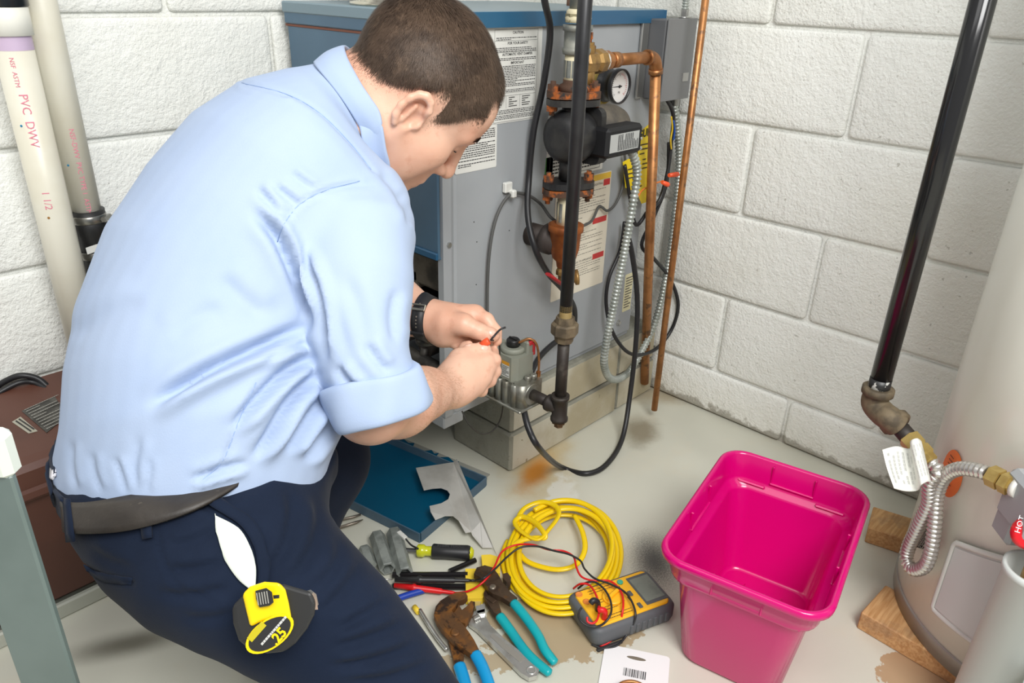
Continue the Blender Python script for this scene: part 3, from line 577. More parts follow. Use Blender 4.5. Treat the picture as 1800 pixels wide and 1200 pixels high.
cable('black_wires', 'bundle of thin black wires dropping out of the junction box', [(1.5, .965, JZ0+.004)]+[A(x, y, Y=yy) for x, y, yy in ((1183, 200, .963), (1180, 250, .96), (1174, 300, .955), (1160, 350, .955), (1140, 370, .96), (1118, 395, .965), (1108, 350, .97), (1098, 290, .97))], .0045, RUB)
cable('yellow_wire', 'thin yellow wire against the black bundle under the junction box', [A(x, y, Y=.952) for x, y in ((1180, 205), (1182, 225), (1179, 245), (1180, 262))], .0018, mat('yellow_wire', srgb(226, 190, 40), .5))
cable('blue_wire', 'thin blue wire against the black bundle under the junction box', [A(x, y, Y=.951) for x, y in ((1184, 212), (1186, 228), (1184, 246))], .0018, mat('blue_wire', srgb(36, 90, 190), .5))
cable('orange_wire', 'orange wire crossing the yellow guide tag', [A(x, y, Y=.95) for x, y in ((1122, 345), (1128, 335), (1140, 328), (1152, 322), (1165, 318))], .002, mat('orange_wire', srgb(214, 120, 50), .5))
OR = mat('orange_wire_nut', srgb(240, 92, 50), .45)
for (x, y, x2, y2, l) in ((1176, 308, 1192, 306, 'orange wire nut, the upper one left of the thin copper pipe'), (1164, 320, 1175, 325, 'orange wire nut, the lower one beside the thick copper pipe')):
    a, b = A(x, y, Y=.93), A(x2, y2, Y=.925); single('wire_nut', l, 'wire nut', MB().lathe(a, b-a, [(0, .0045), (np.linalg.norm(b-a)*.8, .006), (np.linalg.norm(b-a), .005)], 10), OR)
# yellow guide tag
ty = .972; TG = Thing('guide_tag', 'yellow energy tag hanging behind the thick copper pipe, black print', 'tag', A(1125, 355, Y=ty))
out = [A(x, y, Y=ty) for x, y in ((1118, 238), (1146, 214), (1146, 352), (1128, 358), (1120, 340), (1100, 330), (1095, 285), (1122, 270))]
YEL = mat('tag_yellow', srgb(236, 208, 22), .45)
tg = TG.part('tag_sheet', MB().add(out+[p+Y_*.001 for p in out], [tuple(range(8)), tuple(range(8, 16))[::-1]]+[(i, (i+1) % 8, 8+(i+1) % 8, 8+i) for i in range(8)]), YEL)
uu = unit(A(1146, 238, Y=ty)-A(1122, 246, Y=ty)); TG.text('GUIDE', .024, INK, A(1121, 248, Y=ty-.001), uu, np.cross(uu, -Y_)*-1 if False else Z_, tg, bold=.03)
pr = MB(); [greek(pr, A(x, y, Y=ty-.001), X_, Z_, w, .03, 3, sd, .5, .3) for x, y, w, sd in ((1124, 275, .04, 91), (1102, 318, .05, 92), (1110, 335, .04, 93), (1128, 300, .03, 94))]; TG.part('fine_print', pr, INK, tg)
# ================================================================== water heater corner
HC, HR, HZ = np.array([1.36, -.02]), .25, .0385
def on_heater(px, py, off=0.):
    """point of the pixel's ray on the heater shell (radius HR + off)"""
    v = unit(at(px, py, d=1.)-CO); r = HR+off; o = CO[:2]-HC
    a, b, c = v[:2]@v[:2], 2*o@v[:2], o@o-r*r; disc = max(b*b-4*a*c, 0)
    return CO+v*((-b-math.sqrt(disc))/(2*a))
HEN = mat('heater_enamel', srgb(240, 240, 228), .3, var=srgb(234, 234, 220), vscale=2, coat=.3)
HT = Thing('water_heater', 'tall cream enamelled water heater standing on wood blocks in the right corner', 'water heater', (*HC, HZ))
HT.part('tank_shell', MB().lathe((*HC, HZ+.03), Z_, [(0, HR), (.5, HR), (1.35, HR)], 96), HEN)
HT.part('base_ring', MB().lathe((*HC, HZ), Z_, [(0, HR-.012), (0, HR+.001), (.028, HR+.0025), (.031, HR+.0025), (.031, HR-.01)], 96), mat('heater_base_grey', srgb(150, 148, 140), .45, .3))
def heater_patch(mb, pts, off, th=.001):
    """outline in (angle, z) wrapped on the shell"""
    n = len(pts); f = lambda a, z, r: (HC[0]+r*math.cos(a), HC[1]+r*math.sin(a), z)
    V = [f(a, z, HR+off) for a, z in pts]+[f(a, z, HR+off-th) for a, z in pts]
    mb.add(V, [(i, (i+1) % n, n+(i+1) % n, n+i) for i in range(n)]); mb.f.append(tuple(range(n))); mb.sm.append(False); return mb
def az(px, py): p = on_heater(px, py); return math.atan2(p[1]-HC[1], p[0]-HC[0]), p[2]
def grid_patch(corners, nu, nv, off):
    """curved quad patch between four pixel corners TL TR BR BL, following the shell"""
    (a0, z0), (a1, z1), (a2, z2), (a3, z3) = corners; mb = MB(); V = []
    for j in range(nv+1):
        for i in range(nu+1):
            s, t = i/nu, j/nv
            a = (a0*(1-s)+a1*s)*(1-t)+(a3*(1-s)+a2*s)*t; z = (z0*(1-s)+z1*s)*(1-t)+(z3*(1-s)+z2*s)*t
            V.append((HC[0]+(HR+off)*math.cos(a), HC[1]+(HR+off)*math.sin(a), z))
    return mb.add(V, [(j*(nu+1)+i, j*(nu+1)+i+1, (j+1)*(nu+1)+i+1, (j+1)*(nu+1)+i) for j in range(nv) for i in range(nu)], True)
ca = az(1672, 832); st = MB(); rr = .038
V = [(HC[0]+(HR+.0008)*math.cos(ca[0]), HC[1]+(HR+.0008)*math.sin(ca[0]), ca[1])]
for k in range(32):
    th = 2*pi*k/32; a = ca[0]+rr*.8*math.cos(th)/HR; V.append((HC[0]+(HR+.0008)*math.cos(a), HC[1]+(HR+.0008)*math.sin(a), ca[1]+rr*1.05*math.sin(th)))
so = HT.part('warning_sticker', st.add(V, [(0, 1+k, 1+(k+1) % 32) for k in range(32)]), mat('sticker_orange', srgb(238, 120, 44), .5), label='round orange sticker')
pr = MB(); q = on_heater(1676, 808, .002); nn = unit(np.append(q[:2]-HC, 0)); uu = np.cross(Z_, nn); greek(pr, q-uu*.012-Z_*.05, uu, Z_, .026, .055, 8, 101, .5, .3); HT.part('fine_print', pr, mat('sticker_ink', (.12, .03, .01), .7), so)
# access cover and combustion air screen
c4 = [az(1684, 952), az(1790, 985), az(1752, 1150), az(1644, 1068)]
def inset(c, s): m = np.mean(c, 0); return [tuple(m+(np.array(q)-m)*s) for q in c]
co = HT.part('access_cover', grid_patch(c4, 10, 6, .006), mat('cover_rim_grey', srgb(206, 206, 200), .35))
edge = MB(); q4 = [np.array(k) for k in c4]; P = [(HC[0]+(HR+.005)*math.cos(a), HC[1]+(HR+.005)*math.sin(a), z) for k in range(4) for a, z in [q4[k]*(1-t)+q4[(k+1) % 4]*t for t in np.linspace(.04, .96, 9)]]; edge.tube(P, .0045, 8, closed=True); HT.part('cover_rim', edge, MATS['cover_rim_grey'], co)
HT.part('cover_face', grid_patch(inset(c4, .9), 10, 6, .0075), mat('cover_grey', srgb(196, 197, 194), .35), co)
scr = HT.part('air_screen', grid_patch([az(1614, 905), az(1645, 900), az(1640, 970), az(1608, 960)], 6, 6, .001), mat('screen_dark', (.03, .03, .028), .6))
A0 = [az(1614, 905), az(1645, 900), az(1640, 970), az(1608, 960)]; lm = MB()
def cp(s, t):
    q = [np.array(k) for k in A0]; a, z = (q[0]*(1-s)+q[1]*s)*(1-t)+(q[3]*(1-s)+q[2]*s)*t
    return (HC[0]+(HR+.002)*math.cos(a), HC[1]+(HR+.002)*math.sin(a), z)
for k in range(-9, 10):
    for sg in (1, -1):
        pts = [(s, k/10+(s if sg > 0 else 1-s)) for s in np.linspace(0, 1, 9)]; pts = [p for p in pts if 0 <= p[1] <= 1]
        if len(pts) > 1: lm.tube([cp(*p) for p in pts], .0009, 4, False)
HT.part('screen_mesh', lm, mat('screen_wire', srgb(170, 168, 160), .4, .6), scr, kind='stuff')
GVG = mat('control_grey', srgb(158, 160, 162), .5)
gp = on_heater(1826, 890, .03)
HT.part('gas_control', MB().box(gp+Z_*.0, (.06, .08, .075), [nn, uu, Z_], .008).box(gp+uu*-.02+Z_*-.04, (.05, .045, .06), [nn, uu, Z_], .006), GVG)
# the grey down-tube in front of the heater
pc = on_heater(1822, 1000, .045); pcb = at(1726, 1178, X=pc[0]); TUB = mat('grey_pvc_tube', srgb(206, 210, 207), .35)
ptube = np.array([pc[0], pc[1], 0])
tb = Thing('grey_tube', 'wide grey plastic tube standing upright against the water heater', 'tube', (*ptube[:2], 0.))
prof = [(.0, .036), (.003, .039), (pc[2]-.012, .036), (pc[2]-.01, .039), (pc[2], .039), (pc[2], .0345), (pc[2]-.2, .034)]
tb.part('tube', MB().lathe(ptube, Z_, prof, 40, cap=False), TUB)
tb.part('tube', MB().lathe(ptube+nn*.012+uu*-.078 if False else ptube+np.array([-.045, -.068, 0]), Z_, [(0, .03), (.17, .03), (.172, .033), (.18, .033), (.18, .028)], 32), TUB, label='second narrower tube')
hp = ptube+Z_*(pc[2]+.0)
HV = Thing('relief_valve', 'red HOT handle of a valve in the mouth of the grey tube', 'valve', hp-Z_*.04)
HV.part('valve_body', MB().cyl(hp-Z_*.06, hp+Z_*.03, .014, n=16).cyl(hp+Z_*.0, hp+Z_*.0+X_*.02, .01, n=12), BRASS)
hm = at(1800, 935, d=pix(hp)[2]-.01)
hd = HV.part('handle', MB().lathe(hm, -CF, [(0, .019), (.003, .021), (.009, .021), (.012, .018)], 20).tube([hm, hp], .005, 8), mat('red_handle_gloss', srgb(214, 24, 36), .35))
HV.text('HOT', .011, mat('white_print', (.85, .85, .85), .6), hm-CF*.0125-_r*.012+CU*.0-_r*0, unit(CR*.3+CU*.95), unit(CU*.3-CR*.95), hd)
# wood under the heater
def wood_mat():
    m = D.materials.new('pine_timber'); m.use_nodes = True; t = NT(m); v = t.coord()
    mp = t.new('ShaderNodeMapping'); t.set(mp, 'Vector', v); mp.inputs['Scale'].default_value = (4, 60, 60); mp.inputs['Rotation'].default_value = (0, 0, .2)
    c = t.mix(t.ramp(t.noise(3, 5, .6, mp.outputs[0]), .3, .7), srgb(214, 172, 120), srgb(184, 136, 84))
    c = t.mix(t.math('MULTIPLY', t.ramp(t.noise(18, 4, .6, v), .5, .7), .45), c, srgb(128, 104, 82))
    t.set(t.b, 'Base Color', c); t.set(t.b, 'Roughness', .75); t.set(t.b, 'Normal', t.bump(t.noise(6, 5, .6, mp.outputs[0]), .3, .002)); return m
WOOD = wood_mat()
def plank(name, label, p_end, along, w, l, h=.038):
    d = unit(np.array([*along, 0.])); s = np.cross(Z_, d); c = np.array([*p_end[:2], h/2])+d*l/2
    single(name, label, 'wood block', MB().box(c, (l, w, h), [d, s, Z_], .002), WOOD, 'timber blocks under the water heater')
e1 = (at(1540, 891, Z=.038)+at(1522, 925, Z=.038))/2; d1 = at(1595, 908, Z=.038)-at(1540, 891, Z=.038)
plank('timber_block', 'pine timber block under the heater, nearer the wall behind the pink tub', e1, d1[:2], np.linalg.norm(at(1540, 891, Z=.038)-at(1522, 925, Z=.038)), .26)
e2 = (at(1557, 1027, Z=.038)+at(1514, 1075, Z=.038))/2; d2 = at(1640, 1150, Z=.036)-at(1514, 1075, Z=.038)
plank('timber_block', 'pine timber block under the heater, the front one nearest the camera', e2, d2[:2], np.linalg.norm(at(1557, 1027, Z=.038)-at(1514, 1075, Z=.038)), .36)
# black gas drop, elbow, flexible connector
BXP, BYP = 1.185, .303
zb = lambda py: at(1560, py, X=BXP)[2]
ze = at(1545, 690, X=BXP)[2]
GL = Thing('gas_drop_pipe', 'glossy black gas pipe slanting down the right of the picture into an iron elbow', 'pipe', (BXP, BYP, ze-.05))
GLB = mat('glossy_black_pipe', (.012, .012, .013), .16, .0, var2=srgb(130, 130, 126), v2scale=90, v2=(.79, .8))
GL.part('pipe', MB().cyl((BXP, BYP, ze-.01), (BXP, BYP, 1.32), .0163, n=32), GLB)
GL.part('scraped_thread', MB().lathe((BXP, BYP, ze+.004), Z_, [(0, .0166), (.022, .0166)], 24), mat('scraped_black', (.02, .02, .02), .4, var=srgb(186, 184, 178), vscale=70, vlo=.55, vhi=.58))
e0 = np.array([BXP, BYP, ze]); p1 = at(1552, 722, d=pix(e0)[2]-.005); p2 = at(1582, 752, d=pix(e0)[2]-.02); dd = unit(at(1612, 786, d=pix(e0)[2]-.045)-p2)
GL.part('elbow', MB().tube(crom([e0, e0-Z_*.02, p1-Z_*.004, p1+dd*.016, p2-dd*.006], 6), .0205, 24).lathe(e0-Z_*.004, Z_, [(0, .021), (.002, .0245), (.012, .0245), (.014, .021)], 28).lathe(p2-dd*.02, dd, [(0, .0205), (.003, .024), (.013, .024), (.016, .02)], 28), GRIME)
GL.part('nipple', MB().cyl(p2-dd*.01, p2+dd*.03, .0135, n=20), GRIMD)
FB = mat('bright_brass', srgb(200, 174, 106), .32, .65, var=srgb(174, 146, 84), vscale=30)
GL.part('brass_adapter', MB().lathe(p2+dd*.018, dd, [(0, .013), (.002, .0165), (.02, .0165), (.022, .0145), (.026, .0145)], 6, False), FB)
GL.part('flare_nut', MB().lathe(p2+dd*.042, dd, [(0, .014), (.001, .0165), (.014, .0165), (.017, .0135), (.026, .0135), (.028, .011)], 6, False), FB)
h0 = p2+dd*.066
FX = Thing('flexible_connector', 'ribbed stainless gas hose hanging in a long loop in front of the heater', 'hose', at(1608, 1000, d=1.1))
ring = [h0, h0+dd*.02]+[on_heater(x, y, o) for x, y, o in ((1634, 850, .05), (1632, 885, .04), (1614, 925, .035), (1597, 962, .03), (1594, 985, .028), (1606, 1001, .026), (1626, 994, .026), (1637, 965, .028), (1643, 920, .03), (1647, 870, .034), (1660, 838, .038), (1685, 824, .04), (1715, 826, .042), (1738, 833, .042))]
SS = mat('ribbed_stainless', srgb(212, 208, 202), .3, .8)
FX.part('hose', MB().rib(crom(ring, 10), .0115, .0042, .0078, 14), SS)
n0 = on_heater(1738, 833, .042); n1 = on_heater(1806, 868, .042); dn2 = unit(n1-n0); ln = np.linalg.norm(n1-n0)
FX.part('flare_nut', MB().lathe(n0, dn2, [(0, .011), (.002, .0155), (ln*.32, .0155), (ln*.34, .012)], 6, False), FB)
FX.part('brass_adapter', MB().lathe(n0+dn2*ln*.36, dn2, [(0, .012), (.001, .0155), (ln*.22, .0155), (ln*.24, .012), (ln*.36, .012)], 6, False), FB)
FX.part('thread_tape', MB().lathe(n0+dn2*ln*.66, dn2, [(0, .0135), (ln*.14, .0135)], 14), MATS['white_tape'])
# paper tag wrapped round the hose
TGm = mat('tag_paper', srgb(232, 232, 224), .6)
dT = pix(h0)[2]
def sheet(rows, n=6):
    mb = MB(); R = [crom(r, n) for r in rows]; R = np.array([[*r] for r in R]); R2 = np.array([crom(R[:, i], n) for i in range(R.shape[1])]); a, b = R2.shape[:2]
    V = R2.reshape(-1, 3); return mb.add(V, [(i*b+j, (i+1)*b+j, (i+1)*b+j+1, i*b+j+1) for i in range(a-1) for j in range(b-1)], True), R2
sh, grd = sheet([[at(1551, 790, d=dT-.00), at(1575, 784, d=dT+.004), at(1598, 788, d=dT-.002), at(1600, 775, d=dT-.02), at(1612, 770, d=dT-.024), at(1620, 775, d=dT-.012)],
                 [at(1559, 822, d=dT-.012), at(1580, 820, d=dT-.006), at(1605, 822, d=dT-.014), at(1609, 812, d=dT-.032), at(1622, 806, d=dT-.034), at(1629, 812, d=dT-.02)],
                 [at(1572, 858, d=dT-.03), at(1592, 863, d=dT-.022), at(1612, 862, d=dT-.024), at(1619, 852, d=dT-.044), at(1633, 846, d=dT-.042), at(1638, 852, d=dT-.03)]])
TT = Thing('paper_tag', 'white printed paper tag folded round the hose below the brass nut', 'tag', grd.reshape(-1, 3)[np.argmin(grd.reshape(-1, 3)[:, 2])])
so = TT.part('tag_sheet', sh, TGm); md = so.modifiers.new('thickness', 'SOLIDIFY'); md.thickness = .0006
pr = MB(); na, nb = grd.shape[:2]
for k in range(22):
    s0_ = (k+.8)/23*(na-1); r_ = random.Random(k)
    for j in range(2, nb-4, 1):
        pass
for k in range(2, na-2):
    if k % 2: continue
    for j in range(2, nb-3, 1):
        if (k*7+j*3) % 11 < 2: continue
        g = lambda a, b: grd[min(int(a), na-1), min(int(b), nb-1)]
        p0, p1_, q0 = grd[k, j], grd[k, j+1], grd[k+1, j]; nrm = unit(np.cross(p1_-p0, q0-p0)); nrm = nrm if nrm@CF < 0 else -nrm
        for f0 in (.05, .38, .7): pr.quad(*[a+nrm*.0008 for a in (p0+(q0-p0)*f0, p0+(q0-p0)*(f0+.1), p0+(q0-p0)*(f0+.1)+(p1_-p0)*.9, p0+(q0-p0)*f0+(p1_-p0)*.9)])
TT.part('fine_print', pr, mat('tag_print', (.32, .32, .31), .7), so)
# ================================================================== left side: plastic pipes, brown tank, grey post
PVC = mat('white_pvc', srgb(228, 224, 208), .35, var=srgb(220, 214, 194), vscale=5, var2=srgb(170, 140, 90), v2scale=24, v2=(.74, .8))
PINK = mat('pink_print', srgb(226, 130, 150), .6)
def wrap_text(body, size, c, r, z, ang, parent, T, bold=0., up=True):
    """lettering running up a vertical pipe, bent round its face"""
    ob = text_obj(body, size, PINK, (0, 0, 0), X_, Y_, 'lettering', 'LEFT', bold); me = ob.data; n = len(me.vertices); q = np.zeros(n*3); me.vertices.foreach_get('co', q); q = q.reshape(-1, 3)
    a = ang+(q[:, 1]-size/2)/r*(-1 if not up else 1); P = np.stack([c[0]+(r+.0006)*np.cos(a), c[1]+(r+.0006)*np.sin(a), z+(q[:, 0] if not up else -q[:, 0])], 1)-T.b
    me.vertices.foreach_set('co', P.ravel()); me.update(); ob.parent = parent or T.e; return ob
PA, PBp = np.array([.364, 1.398]), np.array([.424, 1.428])
ta = at(20, 64, Y=PA[1]-.02)[2]; PTA = Thing('drain_pipe', 'white plastic drain pipe with pink print and a black fitting, the nearer of two', 'pipe', (*PA, .31))
PTA.part('pipe', MB().lathe((*PA, .333), Z_, [(0, .0272), (ta-.333+.02, .0272)], 40), PVC)
PTA.part('coupling', MB().lathe((*PA, ta), Z_, [(0, .029), (.001, .0315), (.04, .0315), (.041, .03)], 40), mat('pvc_coupling', srgb(236, 234, 222), .3))
PTA.part('primer_stain', MB().lathe((*PA, ta-.02), Z_, [(0, .0274), (.022, .0274)], 40, cap=False), mat('purple_primer', srgb(204, 182, 206), .4, var=srgb(226, 216, 214), vscale=22))
PTA.part('black_fitting', MB().lathe((*PA, ta+.038), Z_, [(0, .03), (.004, .0335), (.2, .0335)], 40), mat('black_abs', (.015, .017, .018), .25))
fa = math.atan2(-PA[1], -PA[0])
wrap_text('PVC  DWV', .017, PA, .0272, at(50, 235, Y=PA[1]-.02)[2]+.06, fa-.12, None, PTA)
wrap_text('NSF  ASTM', .009, PA, .0272, at(30, 100, Y=PA[1]-.02)[2], fa-.25, None, PTA)
wrap_text('1 1/2', .015, PA, .0272, at(80, 350, Y=PA[1]-.02)[2]+.014, fa-.18, None, PTA)
BLUED = mat('blue_paint_dot', srgb(40, 130, 170), .5)
def dot(T, c, r, px, py, m, s):
    ang = fa; z = at(px, py, Y=c[1]-.02)[2]; p = at(px, py, Y=c[1]-r*.8); a = math.atan2(p[1]-c[1], p[0]-c[0]); n = np.array([math.cos(a), math.sin(a), 0]); o = np.array([*c, z])+n*(r-.0008)
    T.part('paint_spot', MB().lathe(o, n, [(0, s), (.0014, s*.8)], 8), m)
dot(PTA, PA, .0272, 34, 222, BLUED, .0022); dot(PTA, PA, .0272, 86, 382, mat('brown_spot', srgb(150, 104, 40), .6), .0024)
tb_ = at(160, 372, Y=PBp[1]-.02)[2]; PTB = Thing('drain_pipe', 'white plastic drain pipe ending in a black rubber coupling, the farther of two', 'pipe', (*PBp, .31))
PTB.part('pipe', MB().lathe((*PBp, tb_-.05), Z_, [(0, .0235), (1.3-tb_, .0235)], 40), PVC)
zc0 = at(160, 470, Y=PBp[1]-.02)[2]
PTB.part('rubber_coupling', MB().lathe((*PBp, zc0-.1), Z_, [(0, .026), (tb_-zc0+.1-.045, .0265), (tb_-zc0+.1-.04, .0285), (tb_-zc0+.1, .0285), (tb_-zc0+.1, .024)], 40), mat('black_rubber', (.014, .014, .014), .45))
for z in (tb_-.021, zc0+.012):
    cl = PTB.part('hose_clamp', MB().lathe((*PBp, z), Z_, [(0, .0288), (.0008, .0296), (.013, .0296), (.0138, .0288)], 40), mat('clamp_steel', srgb(150, 148, 142), .3, .9))
    PTB.part('clamp_screw', MB().lathe(np.array([*PBp, z+.007])+np.array([.022, -.024, 0]), unit((.7, .7, 0)), [(-.012, .005), (.012, .005)], 6, False), MATS['clamp_steel'], cl)
PTB.part('lower_pipe', MB().lathe((*PBp, .336), Z_, [(0, .0235), (zc0-.386, .0235)], 30), mat('black_abs', (.015, .017, .018)))
q = at(165, 437, Y=PBp[1]-.027); PTB.part('paper_label', MB().box(q, (.026, .001, .012), [unit((.96, .1, .1)), unit((-.2, 1, 0)), unit((-.05, 0, 1))]), PAPER)
wrap_text('NSF-DWV  PVC TYPE 1  ASTM', .011, PBp, .0235, at(130, 225, Y=PBp[1]-.02)[2], fa+.1, None, PTB)
dot(PTB, PBp, .0235, 117, 292, BLUED, .0022)
BRN = mat('brown_painted_steel', srgb(92, 56, 44), .5, var=srgb(80, 50, 40), vscale=4, bump=.1, bscale=60, var2=srgb(150, 120, 100), v2scale=70, v2=(.77, .8))
TX0, TX1, TY0, TY1 = -.62, .46, 1.216, 1.462
TK = Thing('sump_tank', 'low brown painted steel tank against the wall behind the man', 'tank', ((TX0+TX1)/2, (TY0+TY1)/2, 0))
TK.part('body', MB().box(((TX0+TX1)/2, (TY0+TY1)/2+.006, .142), (TX1-TX0-.02, TY1-TY0-.012, .23), bev=.012), BRN)
lidp = [(TY0, .25), (TY0-.004, .256), (TY0-.002, .266), (TY0+.004, .27), (TY0+.004, .30), (TY0+.012, .309), (TY0+.03, .313), (TY1, .338), (TY1, .25)]
TK.part('lid', MB().prism([(y, z) for y, z in lidp], (TX0, 0, 0), Y_, Z_, X_, TX1-TX0), BRN)
TK.part('base_strip', MB().box(((TX0+TX1)/2, TY0+.008, .015), (TX1-TX0-.02, .012, .03), bev=.003).box(((TX0+TX1)/2, (TY0+TY1)/2+.01, .02), (TX1-TX0-.03, .2, .04)), mat('floor_grey_paint', srgb(176, 178, 166), .5), label='grey painted foot strip')
def lidz(y): return .313+(.338-.313)*(y-TY0-.03)/(TY1-TY0-.03)
sl = unit((0, TY1-TY0-.03, .025)); nz_ = np.cross(X_, sl)
def lid_plate(name, px, m, lab):
    P = []
    for x, y in px:
        p = at(x, y, Z=.322)
        for _ in range(4): p = at(x, y, Z=lidz(p[1])+.0012)
        P.append(p)
    return TK.part(name, MB().add(P+[p-Z_*.001 for p in P], [(0, 1, 2, 3), (7, 6, 5, 4)]+[(i, (i+1) % 4, 4+(i+1) % 4, 4+i) for i in range(4)]), m, label=lab), P
p1o, P1 = lid_plate('rating_plate', ((38, 722), (96, 696), (118, 730), (82, 760)), mat('plate_dark', srgb(62, 60, 56), .5, .2, var=srgb(92, 90, 84), vscale=40), 'dark data plate')
u_ = unit(P1[3]-P1[0]); v_ = unit(P1[1]-P1[0]); pr = MB(); greek(pr, P1[0]+u_*.004+v_*.004+Z_*.001, v_, -u_, .06, .004, 1, 5); greek(pr, P1[3]+v_*.004-u_*.004+Z_*.001, v_, -u_, np.linalg.norm(P1[1]-P1[0])-.008, np.linalg.norm(P1[3]-P1[0])-.008, 9, 111, .6, .3); TK.part('fine_print', pr, mat('plate_print', srgb(150, 148, 140), .6), p1o)
p2o, P2 = lid_plate('serial_plate', ((21, 741), (36, 732), (66, 757), (50, 761)), mat('plate_light', srgb(176, 172, 156), .5, .2), 'small light serial plate')
v_ = unit(P2[1]-P2[0]); u_ = unit(P2[3]-P2[0]); pr = MB(); greek(pr, P2[0]+u_*.004+Z_*.001+v_*.002, u_, v_, .045, .012, 2, 113, .9); TK.part('fine_print', pr, INK, p2o)
tl = lambda x, y, h=.006: at(x, y, Z=lidz(1.35)+h)
cable('tank_cable', 'thick black cable arching over the brown tank lid, upper of the pair', [tl(-60, 710), tl(-20, 690), tl(5, 672, .02), tl(35, 660, .03), tl(65, 665, .02), tl(84, 680, .004)], .0055, RUB)
cable('tank_cable', 'black cable arching over the brown tank lid, lower of the pair', [tl(-60, 718), tl(-20, 702), tl(5, 686, .014), tl(35, 672, .02), tl(60, 672, .014), tl(82, 684, .004)], .0045, RUB)
cable('tank_wire', 'thin black wire curling on the brown tank lid beside the man’s back', [tl(48, 684, .002), tl(60, 690, .002), tl(80, 690, .002), tl(104, 680, .003), tl(125, 660, .004)], .0025, RUB)
single('paint_drip', 'orange paint drip on the white wall above the brown tank', 'paint mark', MB().prism([(0, 0), (.006, -.012), (.009, .004), (.014, .02), (.004, .03), (-.012, .03), (-.014, .01)], at(2, 628, Y=YL-.0085), X_, Z_, Y_, .0015), mat('orange_paint', srgb(232, 104, 56), .5))
pd = .74; pe = at(134, 1200, d=pd); pl0 = at(32, 1200, d=pd); wv = (pe-pl0); wl_ = np.linalg.norm(wv[:2]); wu = unit(np.append(wv[:2], 0)); back = np.cross(Z_, wu)
ztop = min(np.linspace(.3, .7, 400), key=lambda z: abs(pix((pe[0], pe[1], z))[1]-838)); cpst = np.append((pe+pl0)[:2]/2, 0)
PO = Thing('metal_post', 'grey-green painted metal post with a white cap in the lower left corner', 'post', cpst)
PGm = mat('grey_green_paint', srgb(112, 126, 122), .4, var=srgb(104, 118, 114), vscale=6, var2=srgb(170, 178, 172), v2scale=60, v2=(.75, .78))
PO.part('upright', MB().box(cpst+Z_*ztop/2+back*.004, (wl_*.97, .008, ztop), [wu, back, Z_], .002).box(cpst+Z_*ztop/2-wu*wl_*.46+back*.018, (.006, .03, ztop), [wu, back, Z_], .002), PGm)
PO.part('cap', MB().box(cpst+Z_*(ztop+.018)+back*.008, (wl_*1.04, .022, .045), [wu, back, Z_], .006), mat('cap_white', srgb(226, 232, 220), .4))
# ================================================================== pink tub
TUBm = mat('hot_pink_plastic', srgb(208, 0, 112), .2, spec=.5, coat=.15)
def rr_ring(c, u, v, w, h, r, z, n=6):
    return np.array([c+u*(x-w/2)+v*(y-h/2)+Z_*z for x, y in rrect(w, h, r, n)])
TZ = .235
tl_, tr_, br_, bl_ = [at(x, y, Z=TZ) for x, y in ((1281, 777), (1537, 868), (1455, 1103), (1153, 966))]
tc = (tl_+tr_+br_+bl_)/4; tu = unit((bl_-tl_)+(br_-tr_)); tv = np.cross(Z_, tu); tu[2] = tv[2] = 0
TL, TW = (np.linalg.norm(bl_-tl_)+np.linalg.norm(br_-tr_))/2, (np.linalg.norm(tr_-tl_)+np.linalg.norm(br_-bl_))/2; tc = np.array([tc[0], tc[1], 0])
tu, tv = (tu, tv) if (br_-bl_)@tv > 0 else (tu, -tv)
TB = Thing('storage_tub', 'empty hot pink plastic storage tub with a rolled rim standing on the floor', 'tub', tc)
def loft(rings, cap_last=False, cap_first=False):
    mb = MB(); n = len(rings[0]); V = np.concatenate(rings)
    mb.add(V, [(i*n+k, i*n+(k+1) % n, (i+1)*n+(k+1) % n, (i+1)*n+k) for i in range(len(rings)-1) for k in range(n)], True)
    if cap_last: mb.f.append(tuple((len(rings)-1)*n+k for k in range(n))); mb.sm.append(False)
    if cap_first: mb.f.append(tuple(range(n))[::-1]); mb.sm.append(False)
    return mb
Rg = lambda ins, z, r: rr_ring(tc, tu, tv, TL-2*ins, TW-2*ins, r, z, 7)
outer = [Rg(.056, .0, .03), Rg(.050, .002, .034), Rg(.046, .008, .036), Rg(.028, .172, .036), Rg(.0265, .176, .037), Rg(.016, .182, .04), Rg(.0145, .188, .04), Rg(.010, TZ-.016, .04), Rg(.003, TZ-.015, .042), Rg(.0, TZ-.012, .044), Rg(-.001, TZ-.005, .045), Rg(.001, TZ-.001, .044), Rg(.004, TZ+.0005, .042), Rg(.0075, TZ-.0005, .040), Rg(.0095, TZ-.004, .038), Rg(.0165, .189, .036), Rg(.018, .183, .036), Rg(.0275, .178, .033), Rg(.0305, .172, .032), Rg(.049, .010, .03), Rg(.055, .004, .026)]
TB.part('tub_shell', loft(outer, True, True), TUBm)
